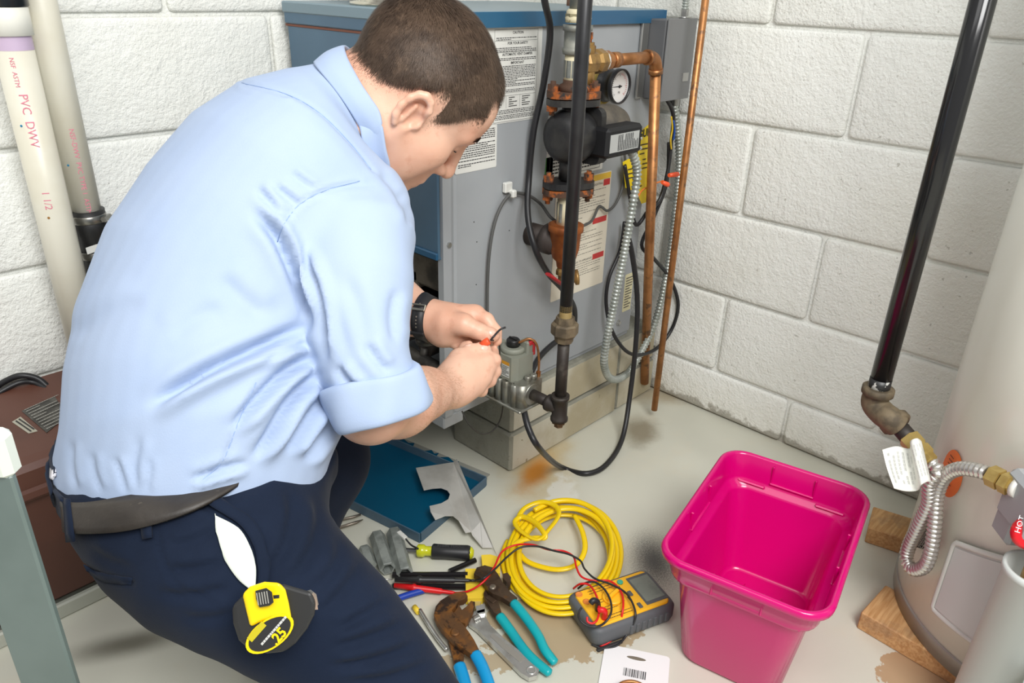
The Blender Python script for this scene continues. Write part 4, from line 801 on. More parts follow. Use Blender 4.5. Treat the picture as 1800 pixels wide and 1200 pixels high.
for sg in (-1, 1):   # lid-lock and handle recess frames in the inner band
    for k in (-.5, .5):
        c = tc+tv*(TW/2-.0145)*sg+tu*k*.09+Z_*.208; TB.part('rim_rib', MB().box(c, (.003, .005, .04), [tu, tv, Z_], .001), TUBm)
    c = tc+tv*(TW/2-.0165)*sg+Z_*.192; TB.part('rim_rib', MB().box(c, (.092, .005, .004), [tu, tv, Z_], .001), TUBm)
    for k in (-.5, .5):
        c = tc+tu*(TL/2-.0145)*sg+tv*k*.075+Z_*.208; TB.part('rim_rib', MB().box(c, (.005, .003, .04), [tu, tv, Z_], .001), TUBm)
    c = tc+tu*(TL/2-.0165)*sg+Z_*.192; TB.part('rim_rib', MB().box(c, (.006, .078, .004), [tu, tv, Z_], .001), TUBm)
    for k in (-1, 1): TB.part('handle_step', MB().box(tc+tu*(TL/2-.0235)*sg+tv*k*(TW/2-.06)+Z_*.184, (.008, .05, .005), [tu, tv, Z_], .002), TUBm)
for k in (-1, 1): TB.part('floor_rib', MB().box(tc+tu*.02+tv*k*(TW/2-.075)+Z_*.006, (TL-.15, .006, .006), [tu, tv, Z_], .002), TUBm)
TB.part('floor_panel', MB().box(tc+Z_*.0055, (TL-.17, TW-.19, .005), [tu, tv, Z_], .002), TUBm)
# flared oval relief in the long front face corners
for sgv in (-1,):
    pass
# ================================================================== blue front cover lying on the floor
pcn = [at(x, y, Z=0.)*(1, 1, 0) for x, y in ((630, 748), (850, 846), (738, 948), (597, 880))]
PBL = mat('blue_panel_inside', srgb(4, 74, 104), .3, var=srgb(6, 80, 110), vscale=2)
pu = unit(pcn[2]-np.array([.71, 1.152, 0])); far = at(850, 838, Z=.02)*(1, 1, 0); near = at(738, 940, Z=.02)*(1, 1, 0)
ax_l = unit(at(600, 878, Z=.012)*(1, 1, 0)-near); ax_w = np.array([ax_l[1], -ax_l[0], 0]); ax_w = ax_w if ax_w@(far-near) > 0 else -ax_w
PLn, PWd = .46, np.linalg.norm((far-near)@ax_w)*1.0; PWd = float((far-near)@ax_w); pc_ = near+ax_l*PLn/2+ax_w*PWd/2
PN = Thing('boiler_cover', 'blue sheet-metal boiler cover lying on the floor with its lips turned up', 'panel', pc_)
Bx = [ax_l, ax_w, Z_]; LIP = mat('blue_lip', srgb(66, 92, 112), .4, var=srgb(84, 108, 124), vscale=8)
PN.part('sheet', MB().box(pc_+Z_*.0017, (PLn, PWd, .003), Bx), PBL)
for sg in (-1, 1):
    PN.part('lip', MB().box(pc_+ax_w*sg*PWd/2+Z_*.012, (PLn, .003, .024), Bx, .0008), LIP)
    PN.part('lip', MB().box(pc_+ax_l*sg*PLn/2+Z_*.012, (.003, PWd-.006, .024), Bx, .0008), LIP)
PN.part('flange', MB().box(pc_+ax_w*(PWd/2+.006)+Z_*.0225, (PLn, .014, .002), Bx), mat('grey_primer', srgb(146, 146, 138), .5))
for x, w in ((-.15, .05), (-.09, .035), (-.02, .06)):
    o = pc_+ax_l*x+ax_w*(PWd/2+.0)+Z_*.024; PN.part('paint_patch', MB().prism([(0, 0), (w, 0), (w*.7, .012), (w*.3, .004), (w*.1, .012)], o, ax_l, ax_w, Z_, .0005), PBL)
# galvanised baffle plate with two round notches, lying across the cover
gpx = [(731, 821), (803, 806), (872, 975), (868, 984)]
gs = .026
G2 = lambda x, y, z=.03: at(x, y, Z=z)
outl = [(731, 822), (797, 812), (845, 915), (866, 962), (848, 962), (830, 940), (828, 934), (818, 936), (806, 914), (796, 906), (782, 906), (765, 913), (757, 899), (755, 889), (776, 884), (788, 877), (791, 868), (786, 861), (775, 857), (760, 858), (745, 861)]
pts2 = [at(x, y, Z=.034-.031*max(0, (y-905)/65)) for x, y in outl]
BZm = mat('galvanised_sheet', srgb(214, 212, 206), .32, .3, var=srgb(190, 187, 180), vscale=9, rvar=.15)
PG_ = Thing('baffle_plate', 'bare galvanised baffle plate with two round notches leaning across the blue cover', 'plate', at(800, 880, Z=.02))
n_ = len(pts2); m = MB().add(pts2+[p-Z_*.0015 for p in pts2], [tuple(range(n_)), tuple(range(n_, 2*n_))[::-1]]+[(i, (i+1) % n_, n_+(i+1) % n_, n_+i) for i in range(n_)])
PG_.part('sheet', m, BZm)
fa_, fb_, fc_, fd_ = at(797, 812, Z=.034), at(866, 962, Z=.0075), at(874, 978, Z=.006), at(803, 806, Z=.045)
PG_.part('flange', MB().add([fa_, fb_, fc_+Z_*.002, fd_, fa_-Z_*.0015, fb_-Z_*.0015, fc_+Z_*.0005, fd_-Z_*.0015], [(0, 1, 2, 3), (7, 6, 5, 4), (0, 4, 5, 1), (1, 5, 6, 2), (2, 6, 7, 3), (3, 7, 4, 0)]), BZm)
# ================================================================== yellow cable coil
YC = mat('yellow_cable_jacket', srgb(244, 208, 10), .32, spec=.5)
cc = at(990, 975, Z=.01); px_u = at(1080, 975, Z=.01)-cc; px_v = at(990, 905, Z=.01)-cc
def loop_pts(): 
    P = []; r_ = random.Random(4)
    turns = 6; N = turns*14
    for i in range(N+1):
        th = 2*pi*i/14+2.2; k = i/N
        wob = .93+.1*math.sin(.61*i)+.05*r_.uniform(-1, 1)*0
        ru = 1.02-.10*math.sin(k*9.3); rv_ = 1.0-.12*math.cos(k*7.7)
        ox, oy = .04*math.sin(k*17), .05*math.cos(k*13)
        P.append(cc+px_u*(ru*math.cos(th)*.97+ox)+px_v*(rv_*math.sin(th)*1.12+oy-.08)+Z_*(-.004+.0085*turns*k*(.55+.25*math.sin(th*1.0+1))))
    return P
CO2 = Thing('cable_coil', 'coil of flat yellow electrical cable lying on the floor', 'cable', cc*(1, 1, 0))
lp = [p+Z_*.003 for p in loop_pts()]; lp = [np.array([p[0], p[1], max(p[2], .006)]) for p in lp]
CO2.part('coil', MB().tube(crom(lp, 5), .0047, 10, flat=(1.15, .8)), YC)
up = [at(x, y, Z=z) for x, y, z in ((905, 925, .02), (920, 895, .035), (950, 882, .045), (975, 888, .05), (982, 905, .05), (965, 930, .045), (945, 948, .04), (918, 935, .035), (905, 918, .032), (918, 908, .035), (940, 918, .042), (955, 935, .045), (958, 945, .04), (940, 945, .036), (915, 950, .03), (900, 960, .02))]
CO2.part('tie_wrap', MB().tube(crom(up, 7), .0045, 10, flat=(1.2, .7)), YC, label='end of the cable wrapped round the coil')
inn = [at(x, y, Z=z) for x, y, z in ((1010, 905, .03), (1024, 935, .03), (1028, 965, .028), (1015, 990, .024), (990, 1000, .02), (960, 998, .016), (925, 985, .014), (905, 960, .016))]
CO2.part('inner_turn', MB().tube(crom(inn, 7), .0045, 10, flat=(1.2, .7)), YC)
tail = [at(x, y, Z=.007) for x, y in ((893, 950), (884, 975), (890, 1010), (910, 1040), (945, 1055), (975, 1061), (992, 1061))]
CO2.part('tail', MB().tube(crom(tail, 7), .0047, 10, flat=(1.15, .8)), YC)
# ================================================================== multimeter
mz = .042
ma, mb_, mc_ = at(1012, 1060, Z=mz)*(1, 1, 0), at(1150, 1000, Z=mz)*(1, 1, 0), None
MLc = (at(992, 1042, Z=mz)+at(1050, 1112, Z=mz))/2*(1, 1, 0)     # middle of the near short end
MFc = (at(1135, 995, Z=mz)+at(1192, 1060, Z=mz))/2*(1, 1, 0)
MLc[2] = MFc[2] = 0
mu = unit(MFc-MLc); mv = np.cross(Z_, mu); MWid = np.linalg.norm(at(992, 1042, Z=mz)-at(1050, 1112, Z=mz)); MLen = np.linalg.norm(MFc-MLc); MC = (MLc+MFc)/2
MM = Thing('multimeter', 'yellow and grey digital multimeter lying on the floor against the pink tub', 'multimeter', MC)
MG = mat('meter_grey_rubber', srgb(92, 95, 98), .55); MY = mat('meter_yellow', srgb(255, 192, 38), .4)
RgM = lambda il, iw, z, r: rr_ring(MC, mu, mv, MLen-2*il, MWid-2*iw, r, z, 5)
MM.part('case', loft([RgM(.008, .008, .0, .012), RgM(.003, .003, .004, .014), RgM(0, 0, .014, .016), RgM(0, 0, .034, .016), RgM(.003, .003, .039, .015), RgM(.008, .008, .041, .012)], True, True), MG)
for sg in (-1, 1):
    for k in range(7): MM.part('grip_rib', MB().box(MC+mu*(-.01+.012*k)+mv*sg*(MWid/2)+Z_*.02, (.007, .004, .02), [mu, mv, Z_], .0012), MG)
MM.part('face', loft([RgM(.01, .009, .0385, .01), RgM(.010, .009, .0435, .01), RgM(.012, .011, .045, .008)], True, False), MY)
fz = .0452
FP = lambda a, b, z=fz: MC+mu*((a-.5)*MLen)+mv*((.5-b)*MWid)+Z_*z     # a along the meter, b across from far side
so_ = MM.part('screen_frame', MB().box(FP(.81, .5, fz), (MLen*.27, MWid*.68, .002), [mu, mv, Z_], .0008), MG)
MM.part('screen', MB().box(FP(.81, .5, fz+.0008), (MLen*.23, MWid*.56, .0016), [mu, mv, Z_], .0004), mat('lcd_grey', srgb(128, 136, 126), .2, var=srgb(110, 118, 110), vscale=30), so_)
MM.part('button', MB().lathe(FP(.59, .2), Z_, [(0, .0055), (.0025, .0055), (.003, .0045)], 16), mat('teal_button', srgb(70, 180, 150), .5))
for b in (.5, .8): MM.part('button', MB().box(FP(.60, b, fz+.001), (.007, .012, .003), [mu, mv, Z_], .001), MG)
pr = MB()
for b0 in (.14, .38, .56, .75):
    greek(pr, FP(.20, b0), mu, -mv, MLen*.3, .012, 2, int(b0*100), .8, .25)
for b0 in (.36, .64): pr.box(FP(.55, b0, fz), (MLen*.01, MWid*.2, .0004), [mu, mv, Z_])
MM.part('panel_print', pr, mat('meter_print', srgb(60, 52, 40), .6))
MM.part('dial', MB().lathe(FP(.4, .45), Z_, [(0, .019), (.003, .018), (.004, .016)], 24).box(FP(.4, .45, fz+.007), (.034, .007, .008), [unit(mu+mv*.4), unit(mv-mu*.4), Z_], .002), MY)
for k, (a, b, c_) in enumerate(((.10, .16, 0), (.12, .36, 0))): MM.part('socket', MB().lathe(FP(a, b), Z_, [(0, .0065), (.0008, .0065), (.0009, .004), (.0003, .004)], 16), mat('socket_orange', srgb(232, 140, 60), .5))
MM.part('stand', MB().box(MC-mu*(MLen/2-.03)-mv*(MWid/2+.002)+Z_*.003, (.05, .006, .005), [mu, mv, Z_], .001), mat('dark_plastic', (.03, .03, .032), .5))
# leads: plugs in the sockets, wires running over the coil to the probes beside the knee
REDL = mat('red_lead', srgb(222, 26, 30), .4); BLKL = mat('black_lead', (.02, .02, .022), .4)
def lead(label, plug, routes, probe, m):
    T = Thing('test_lead', label, 'test lead', np.append(plug[0][:2], .045))
    T.part('plug', MB().tube(crom(plug, 4), .0052, 12), m)
    for r_ in routes: T.part('wire', MB().tube(crom([at(x, y, Z=z) for x, y, z in r_], 8), .0019, 8), m)
    p0, p1 = probe; d_ = unit(p1-p0); L = np.linalg.norm(p1-p0)
    T.part('probe', MB().lathe(p0, d_, [(0, .0024), (.006, .0034), (L*.2, .0036), (L*.22, .0052), (L*.62, .0058), (L*.64, .0075), (L*.67, .0075), (L*.69, .0058), (L*.97, .0045)], 14), m)
    T.part('strain_relief', MB().rib([p0-d_*.018, p0], .003, .0009, .0032, 10), m)
    T.part('tip', MB().cyl(p1, p1+d_*.03, .0012, n=8), STEEL)
lead('red test lead with a ribbed probe handle, looping over the yellow coil to the meter',
     [FP(.17, .80, fz), FP(.16, .82, fz+.018), FP(.13, .80, fz+.022), FP(.105, .77, fz+.020)],
     [((1032, 1084, .062), (1033, 1092, .058), (1042, 1095, .056), (1050, 1088, .058), (1053, 1070, .06), (1048, 1046, .06), (1036, 1028, .055), (1020, 1026, .05), (1008, 1034, .03)),
      ((800, 1042, .014), (825, 1038, .024), (850, 1022, .038), (868, 998, .042), (882, 970, .04), (905, 958, .045), (935, 957, .052), (965, 966, .052), (990, 968, .052), (1008, 978, .052), (1013, 996, .05), (1022, 1013, .05), (1042, 1020, .053), (1068, 1020, .054), (1084, 1029, .055), (1094, 1046, .056), (1095, 1070, .054), (1088, 1100, .03), (1074, 1125, .008), (1056, 1134, .004), (1042, 1126, .004))],
     (at(800, 1042, Z=.012), at(690, 1028, Z=.012)), REDL)
lead('black test lead with a black probe handle, looping over the yellow coil to the meter',
     [FP(.17, .60, fz), FP(.15, .61, fz+.020), FP(.105, .60, fz+.026), FP(.075, .60, fz+.022)],
     [((1022, 1068, .062), (1017, 1078, .058), (1020, 1090, .054), (1032, 1099, .05), (1048, 1101, .05), (1063, 1094, .05), (1074, 1077, .058), (1073, 1055, .06), (1062, 1035, .058), (1046, 1023, .056), (1030, 1024, .05), (1016, 1034, .03)),
      ((836, 1020, .03), (850, 1016, .045), (870, 1000, .046), (892, 978, .045), (915, 962, .052), (945, 960, .056), (975, 968, .058), (1000, 974, .060), (1020, 985, .058), (1028, 1000, .056), (1045, 1016, .056), (1072, 1026, .057), (1098, 1040, .057), (1112, 1060, .056), (1117, 1085, .045), (1104, 1112, .012), (1085, 1134, .004), (1060, 1139, .003), (1040, 1132, .004))],
     (at(828, 1020, Z=.026), at(690, 1018, Z=.022)), BLKL)
# white hang card at the bottom edge
cz = .004
cpts = [at(x, y, Z=cz) for x, y in ((1064, 1130), (1178, 1154), (1160, 1240), (1022, 1240))]
cu_ = unit(cpts[1]-cpts[0]); cv_ = np.cross(Z_, cu_); Wc = np.linalg.norm(cpts[1]-cpts[0]); Hc = .15; cb = cpts[0]-cv_*Hc
CD = Thing('hang_card', 'white cardboard hang card with a barcode lying at the bottom edge', 'card', cb+cu_*Wc/2-Z_*cz+cv_*Hc/2)
outl = rrect(Wc, Hc, .006, 4)
def with_hole(mb, outer, hole, o, u, v, z0, th):
    """plate with one hole: joined by a bridge"""
    bm_ = [(p, 0) for p in outer]
    i0 = min(range(len(outer)), key=lambda i: (outer[i][0]-hole[0][0])**2+(outer[i][1]-hole[0][1])**2)
    poly = outer[:i0+1]+hole[::-1][-1:]+hole[::-1][:-1]+[hole[0]]+outer[i0:]
    n = len(poly); V = [o+u*x+v*y+Z_*(z0+th) for x, y in poly]; mb.add(V, [tuple(range(n))]); return mb
hole = [(Wc/2+.016*math.cos(a), Hc-.018+.0035*math.sin(a)) for a in np.linspace(0, 2*pi, 16, endpoint=False)]
CD.part('card', MB().prism(outl, cb-Z_*cz+Z_*.0012, cu_, cv_, Z_, .0022), mat('white_card', srgb(240, 240, 240), .35))
CD.part('hang_slot', MB().prism(hole, cb-Z_*cz+Z_*.0033, cu_, cv_, Z_, .0003), mat('slot_dark', srgb(120, 112, 98), .8))
bar = MB(); x = 0; r_ = random.Random(3)
while x < .036:
    w_ = r_.choice((.0006, .0006, .0011, .0016)); bar.quad(*[cb+Z_*(.0039-cz)+cu_*(Wc/2-.018+a)+cv_*b for a, b in ((x, Hc-.058), (x+w_, Hc-.058), (x+w_, Hc-.042), (x, Hc-.042))]); x += w_+r_.choice((.0006, .0009, .0014))
CD.part('barcode', bar, INK, kind='stuff')
co_ = cb+cu_*(Wc*.52)+cv_*(Hc-.108)-Z_*cz
CD.part('blister', MB().lathe(co_+Z_*.0034, Z_, [(0, .036), (.004, .035), (.006, .032)], 32), mat('clear_tray', srgb(200, 196, 190), .2))
CD.part('copper_tube', MB().tube(crom([co_+Z_*.013+cu_*.028*math.cos(a)+cv_*.028*math.sin(a)+Z_*.0008*a for a in np.linspace(0, 4*pi, 40)], 2), .003, 10), COPPER)
# ================================================================== hand tools
RSTEEL = mat('rusty_tool_steel', srgb(112, 80, 52), .6, .5, var=srgb(150, 98, 46), vscale=40, bump=.2, bscale=140, var2=srgb(64, 48, 38), v2scale=30, v2=(.5, .6))
BRSTEEL = mat('brown_tool_steel', srgb(98, 80, 64), .5, .6, var=srgb(74, 58, 46), vscale=36, bump=.12, var2=srgb(120, 84, 50), v2scale=60)
TEAL = mat('teal_vinyl_grip', srgb(16, 170, 176), .32, var=srgb(20, 150, 170), vscale=14); BLUEG = mat('blue_vinyl_grip', srgb(22, 154, 214), .32)
CHROME = mat('worn_chrome', srgb(206, 206, 202), .24, .7, var=srgb(176, 174, 168), vscale=30, rvar=.15)
def fl(x, y, z=.012): return at(x, y, Z=z)
def plate(mb, px, z, th):
    """solid flat plate whose outline is given on the plane z"""
    P = [fl(x, y, z) for x, y in px]; n = len(P)
    a = sum(P[i][0]*P[(i+1) % n][1]-P[(i+1) % n][0]*P[i][1] for i in range(n))
    if a < 0: P = P[::-1]
    return mb.add([p+Z_*th/2 for p in P]+[p-Z_*th/2 for p in P], [tuple(range(n)), tuple(range(n, 2*n))[::-1]]+[((i+1) % n, i, n+i, n+(i+1) % n) for i in range(n)])
PL = Thing('tongue_pliers', 'tongue and groove pliers with teal grips, jaws on the yellow block', 'pliers', fl(905, 1080, 0))
PL.part('jaw_arm', plate(MB(), [(833, 1012), (838, 1001), (852, 997), (866, 1001), (875, 1012), (884, 1028), (897, 1044), (909, 1054), (896, 1062), (880, 1052), (866, 1047), (858, 1040), (852, 1028), (844, 1018)], .03, .011), BRSTEEL)
PL.part('jaw_arm', plate(MB(), [(853, 1040), (864, 1046), (874, 1052), (877, 1066), (881, 1078), (876, 1084), (868, 1080), (860, 1068), (852, 1056), (850, 1046)], .018, .011).box(fl(863, 1053, .024), (.01, .02, .004), None, .001), BRSTEEL)
PL.part('lower_jaw', plate(MB(), [(884, 1012), (892, 1010), (898, 1018), (897, 1032), (893, 1038), (890, 1026), (884, 1020)], .018, .011), BRSTEEL)
PL.part('pivot_bolt', MB().lathe(fl(866, 1033, .034), Z_, [(0, .0065), (.003, .0065), (.0045, .005), (.0045, .002)], 14), mat('steel_bolt', srgb(150, 140, 126), .4, .8))
g1 = crom([fl(902, 1058, .03), fl(922, 1082, .027), (fl(945, 1115, .022)), fl(958, 1142, .018), fl(977, 1166, .012)], 8); PL.part('grip', MB().tube(g1, np.interp(np.linspace(0, 1, len(g1)), [0, .05, .5, .85, .97, 1], [.0075, .0085, .0078, .0078, .007, .003]), 14, flat=(1.05, .9)), TEAL)
g2 = crom([fl(878, 1082, .018), fl(895, 1105, .016), fl(920, 1140, .013), fl(942, 1163, .012), fl(968, 1184, .011)], 8); PL.part('grip', MB().tube(g2, np.interp(np.linspace(0, 1, len(g2)), [0, .05, .5, .85, .97, 1], [.0078, .0085, .0078, .0078, .007, .003]), 14, flat=(1.05, .9)), TEAL)
PQ = Thing('tongue_pliers', 'rusty tongue and groove pliers with bright blue grips at the bottom edge', 'pliers', fl(800, 1120, 0))
PQ.part('jaw_arm', plate(MB(), [(818, 1044), (822, 1052), (815, 1058), (806, 1060), (800, 1070), (794, 1077), (800, 1085), (808, 1094), (816, 1104), (825, 1116), (834, 1130), (842, 1146), (836, 1152), (828, 1153), (818, 1146), (806, 1138), (796, 1130), (786, 1118), (776, 1108), (768, 1096), (763, 1084), (766, 1070), (774, 1060), (788, 1051), (803, 1045)], .026, .012), RSTEEL)
PQ.part('jaw_arm', plate(MB(), [(788, 1128), (800, 1138), (812, 1146), (816, 1150), (814, 1166), (804, 1172), (799, 1170), (796, 1154)], .013, .011), RSTEEL)
PQ.part('lower_jaw', plate(MB(), [(797, 1082), (803, 1074), (806, 1066), (812, 1076), (820, 1070), (828, 1060), (835, 1062), (832, 1074), (826, 1088), (818, 1100), (812, 1098), (804, 1092)], .02, .012), RSTEEL)
PQ.part('pivot_bolt', MB().lathe(fl(800, 1114, .03), Z_, [(0, .008), (.004, .008), (.006, .006)], 12).box(fl(786, 1099, .0325), (.014, .006, .001), [unit(fl(792, 1106)-fl(780, 1092)), np.cross(Z_, unit(fl(792, 1106)-fl(780, 1092))), Z_]), RSTEEL)
g1 = crom([fl(835, 1148, .026), fl(848, 1172, .023), fl(862, 1210, .018), fl(872, 1250, .012)], 8); PQ.part('grip', MB().tube(g1, np.interp(np.linspace(0, 1, len(g1)), [0, .05, .9, 1], [.0085, .0095, .009, .004]), 14, flat=(1.05, .9)), BLUEG)
g2 = crom([fl(807, 1168, .013), fl(814, 1190, .012), fl(822, 1220, .012), fl(830, 1260, .011)], 8); PQ.part('grip', MB().tube(g2, np.interp(np.linspace(0, 1, len(g2)), [0, .05, .9, 1], [.0085, .0095, .009, .004]), 14, flat=(1.1, .9)), BLUEG)
WR = Thing('adjustable_wrench', 'chrome adjustable wrench lying between the two pairs of pliers', 'wrench', fl(890, 1130, 0))
WR.part('handle', plate(MB(), [(824, 1086), (838, 1074), (852, 1070), (853, 1086), (862, 1102), (885, 1124), (915, 1148), (940, 1166), (948, 1178), (944, 1190), (930, 1194), (916, 1186), (890, 1160), (862, 1132), (838, 1108), (824, 1098)], .009, .009), CHROME)
WR.part('handle_recess', plate(MB(), [(866, 1112), (884, 1126), (922, 1158), (914, 1164), (882, 1138), (862, 1118)], .0136, .001), mat('chrome_dull', srgb(168, 164, 156), .45, .5))
WR.part('hang_hole', MB().lathe(fl(934, 1178, .0133), Z_, [(0, .0085), (.0015, .008), (.0016, .0062), (.0004, .006)], 20), CHROME)
WR.part('jaw', plate(MB(), [(836, 1069), (852, 1066), (853, 1079), (838, 1082)], .012, .012).add(*(lambda q: (q.v, q.f))(plate(MB(), [(838, 1078), (852, 1074), (852, 1082), (840, 1084)], .012, .012))), CHROME)
ka, kb_ = fl(832, 1090, .014), fl(843, 1085, .014); WR.part('knurl', MB().rib([ka, kb_], .0075, .002, .0035, 12), CHROME)
# screwdriver
SDm = mat('clear_yellow_plastic', srgb(206, 208, 40), .2, spec=.6); SDT = fl(712, 964, .016)
s_a, s_b = fl(712, 966, .016), fl(833, 972, .016); sdv = unit(s_b-s_a); SL = np.linalg.norm(s_b-s_a)
SD = Thing('screwdriver', 'screwdriver with a black cushion grip and clear yellow collar beside the blue cover', 'screwdriver', (s_a+s_b)/2*(1, 1, 0))
SD.part('shank', MB().cyl(s_a-sdv*.008, s_a+sdv*SL*.22, .0038, n=6, smooth=False), mat('dark_steel', srgb(110, 110, 112), .3, .9))
SD.part('collar', MB().lathe(s_a, sdv, [(SL*.17, .009), (SL*.19, .0125), (SL*.27, .0125), (SL*.30, .0095), (SL*.38, .0095), (SL*.42, .0125)], 10), SDm)
gr = SD.part('grip', MB().lathe(s_a, sdv, [(SL*.39, .012), (SL*.41, .0145), (SL*.6, .0138), (SL*.9, .0148), (SL*.94, .0135), (SL*.95, .012)], 8), mat('black_cushion', (.02, .02, .022), .45))
SD.part('end_cap', MB().lathe(s_a, sdv, [(SL*.93, .0125), (SL*.97, .0115), (SL*1., .006)], 12), SDm)
q = s_a+sdv*SL*.47+Z_*.0142; SD.text('KLEIN TOOLS', .0085, mat('grip_print', (.07, .07, .074), .5), q+np.cross(Z_, sdv)*-.004, sdv, np.cross(Z_, sdv), gr, bold=.01)
# nut-driver sockets / short hexagonal conduits of grey metal
SOK = mat('grey_zinc_socket', srgb(152, 157, 152), .5, .15, var=srgb(118, 123, 119), vscale=30, bump=.12)
for k, (a, b, l) in enumerate((((662, 940), (682, 1000), 'grey hexagonal metal socket lying next to the knee, left of a pair'), ((692, 934), (712, 1008), 'grey hexagonal metal socket beside the screwdriver, right of a pair'))):
    pa, pb_ = fl(*a, .017), fl(*b, .017); dv = pb_-pa; ln_ = np.linalg.norm(dv)
    single('hex_socket', l, 'socket', MB().lathe(pa, dv, [(0, .0125), (.003, .0155), (ln_*.98, .0155), (ln_, .014), (ln_, .011), (ln_-.02, .0105)], 6, False), SOK, 'hexagonal sockets by the knee')
single('hex_socket', 'grey hexagonal metal socket half hidden by the knee', 'socket', MB().lathe(fl(640, 965, .014), fl(652, 1000, .014)-fl(640, 965, .014), [(0, .012), (.004, .014), (.05, .014)], 6, False), SOK, 'hexagonal sockets by the knee')
pw = [fl(702, 936, .03), fl(712, 945, .03), fl(722, 957, .026), fl(735, 964, .03)]
W2 = Thing('wire_lead', 'short black wire with a white connector lying over the grey sockets', 'wire', fl(715, 950, 0))
W2.part('wire', MB().tube(crom(pw[1:], 5), .0018, 8), BLKL)
W2.part('connector', MB().box((pw[0]+pw[1])/2, (np.linalg.norm(pw[1]-pw[0])*1.3, .009, .006), [pw[1]-pw[0], np.cross(Z_, pw[1]-pw[0]), np.cross(pw[1]-pw[0], np.cross(Z_, pw[1]-pw[0]))], .001), MATS['white_plastic'])
# folding key set: dark rods in a yellow holder
DK = mat('dark_tool_steel', srgb(42, 40, 42), .35, .6)
for k, (a, b, z, l) in enumerate((((690, 1010), (822, 1010), .012, 'upper dark steel rod running into the yellow block'), ((690, 1030), (820, 1031), .009, 'lower dark steel rod running into the yellow block'))):
    single('steel_rod', l, 'rod', MB().tube([fl(*a, z), fl(*b, z)], .0055, 8, True, False), DK, 'dark steel rods by the knee')
single('steel_rod', 'dark steel rod lying askew under the screwdriver grip', 'rod', MB().tube([fl(790, 1004, .008), fl(836, 984, .008)], .005, 8, True, False), DK, 'dark steel rods by the knee')
YB = mat('yellow_plastic_block', srgb(246, 212, 62), .45)
YH = Thing('yellow_holder', 'yellow plastic tool block under the teal-gripped pliers', 'tool holder', fl(840, 1035, 0))
YH.part('block', plate(MB(), [(818, 1004), (838, 1004), (848, 1000), (846, 980), (862, 979), (879, 984), (879, 1012), (853, 1012), (853, 1050), (848, 1056), (819, 1057)], .008, .014), YB)
YH.part('blade', plate(MB(), [(822, 1057), (846, 1057), (842, 1072), (826, 1072)], .006, .004), mat('worn_yellow', srgb(190, 170, 104), .6))
single('pliers_handle', 'blue handle poking out beside the knee under the red probe', 'handle', MB().tube(crom([fl(690, 1055, .01), fl(715, 1046, .01), fl(745, 1037, .009)], 5), .006, 10), mat('blue_handle', srgb(24, 62, 168), .4))
single('pliers_handle', 'curved bright steel handle beside the knee left of the rusty pliers', 'handle', MB().tube(crom([fl(738, 1072, .01), fl(755, 1100, .01), fl(772, 1125, .009), fl(786, 1142, .008)], 5), .004, 8), CHROME)
single('marker_tip', 'yellow tip of a blue-barrelled tool beside the knee', 'tool', MB().cyl(fl(728, 1066, .008), fl(736, 1076, .008), .005, n=10), YB)
NB = mat('drill_steel', srgb(150, 140, 128), .35, .8)
single('drill_bit', 'upper thin steel bit on the floor between knee and blue cover', 'drill bit', MB().tube([fl(580, 918, .004), fl(622, 908, .004), fl(634, 904, .004)], [.003, .003, .0022], 8), NB, 'thin bits by the blue cover')
single('drill_bit', 'lower thin steel bit on the floor between knee and blue cover', 'drill bit', MB().tube([fl(588, 930, .004), fl(626, 918, .004), fl(638, 913, .004)], [.0034, .0034, .001], 8), NB, 'thin bits by the blue cover')
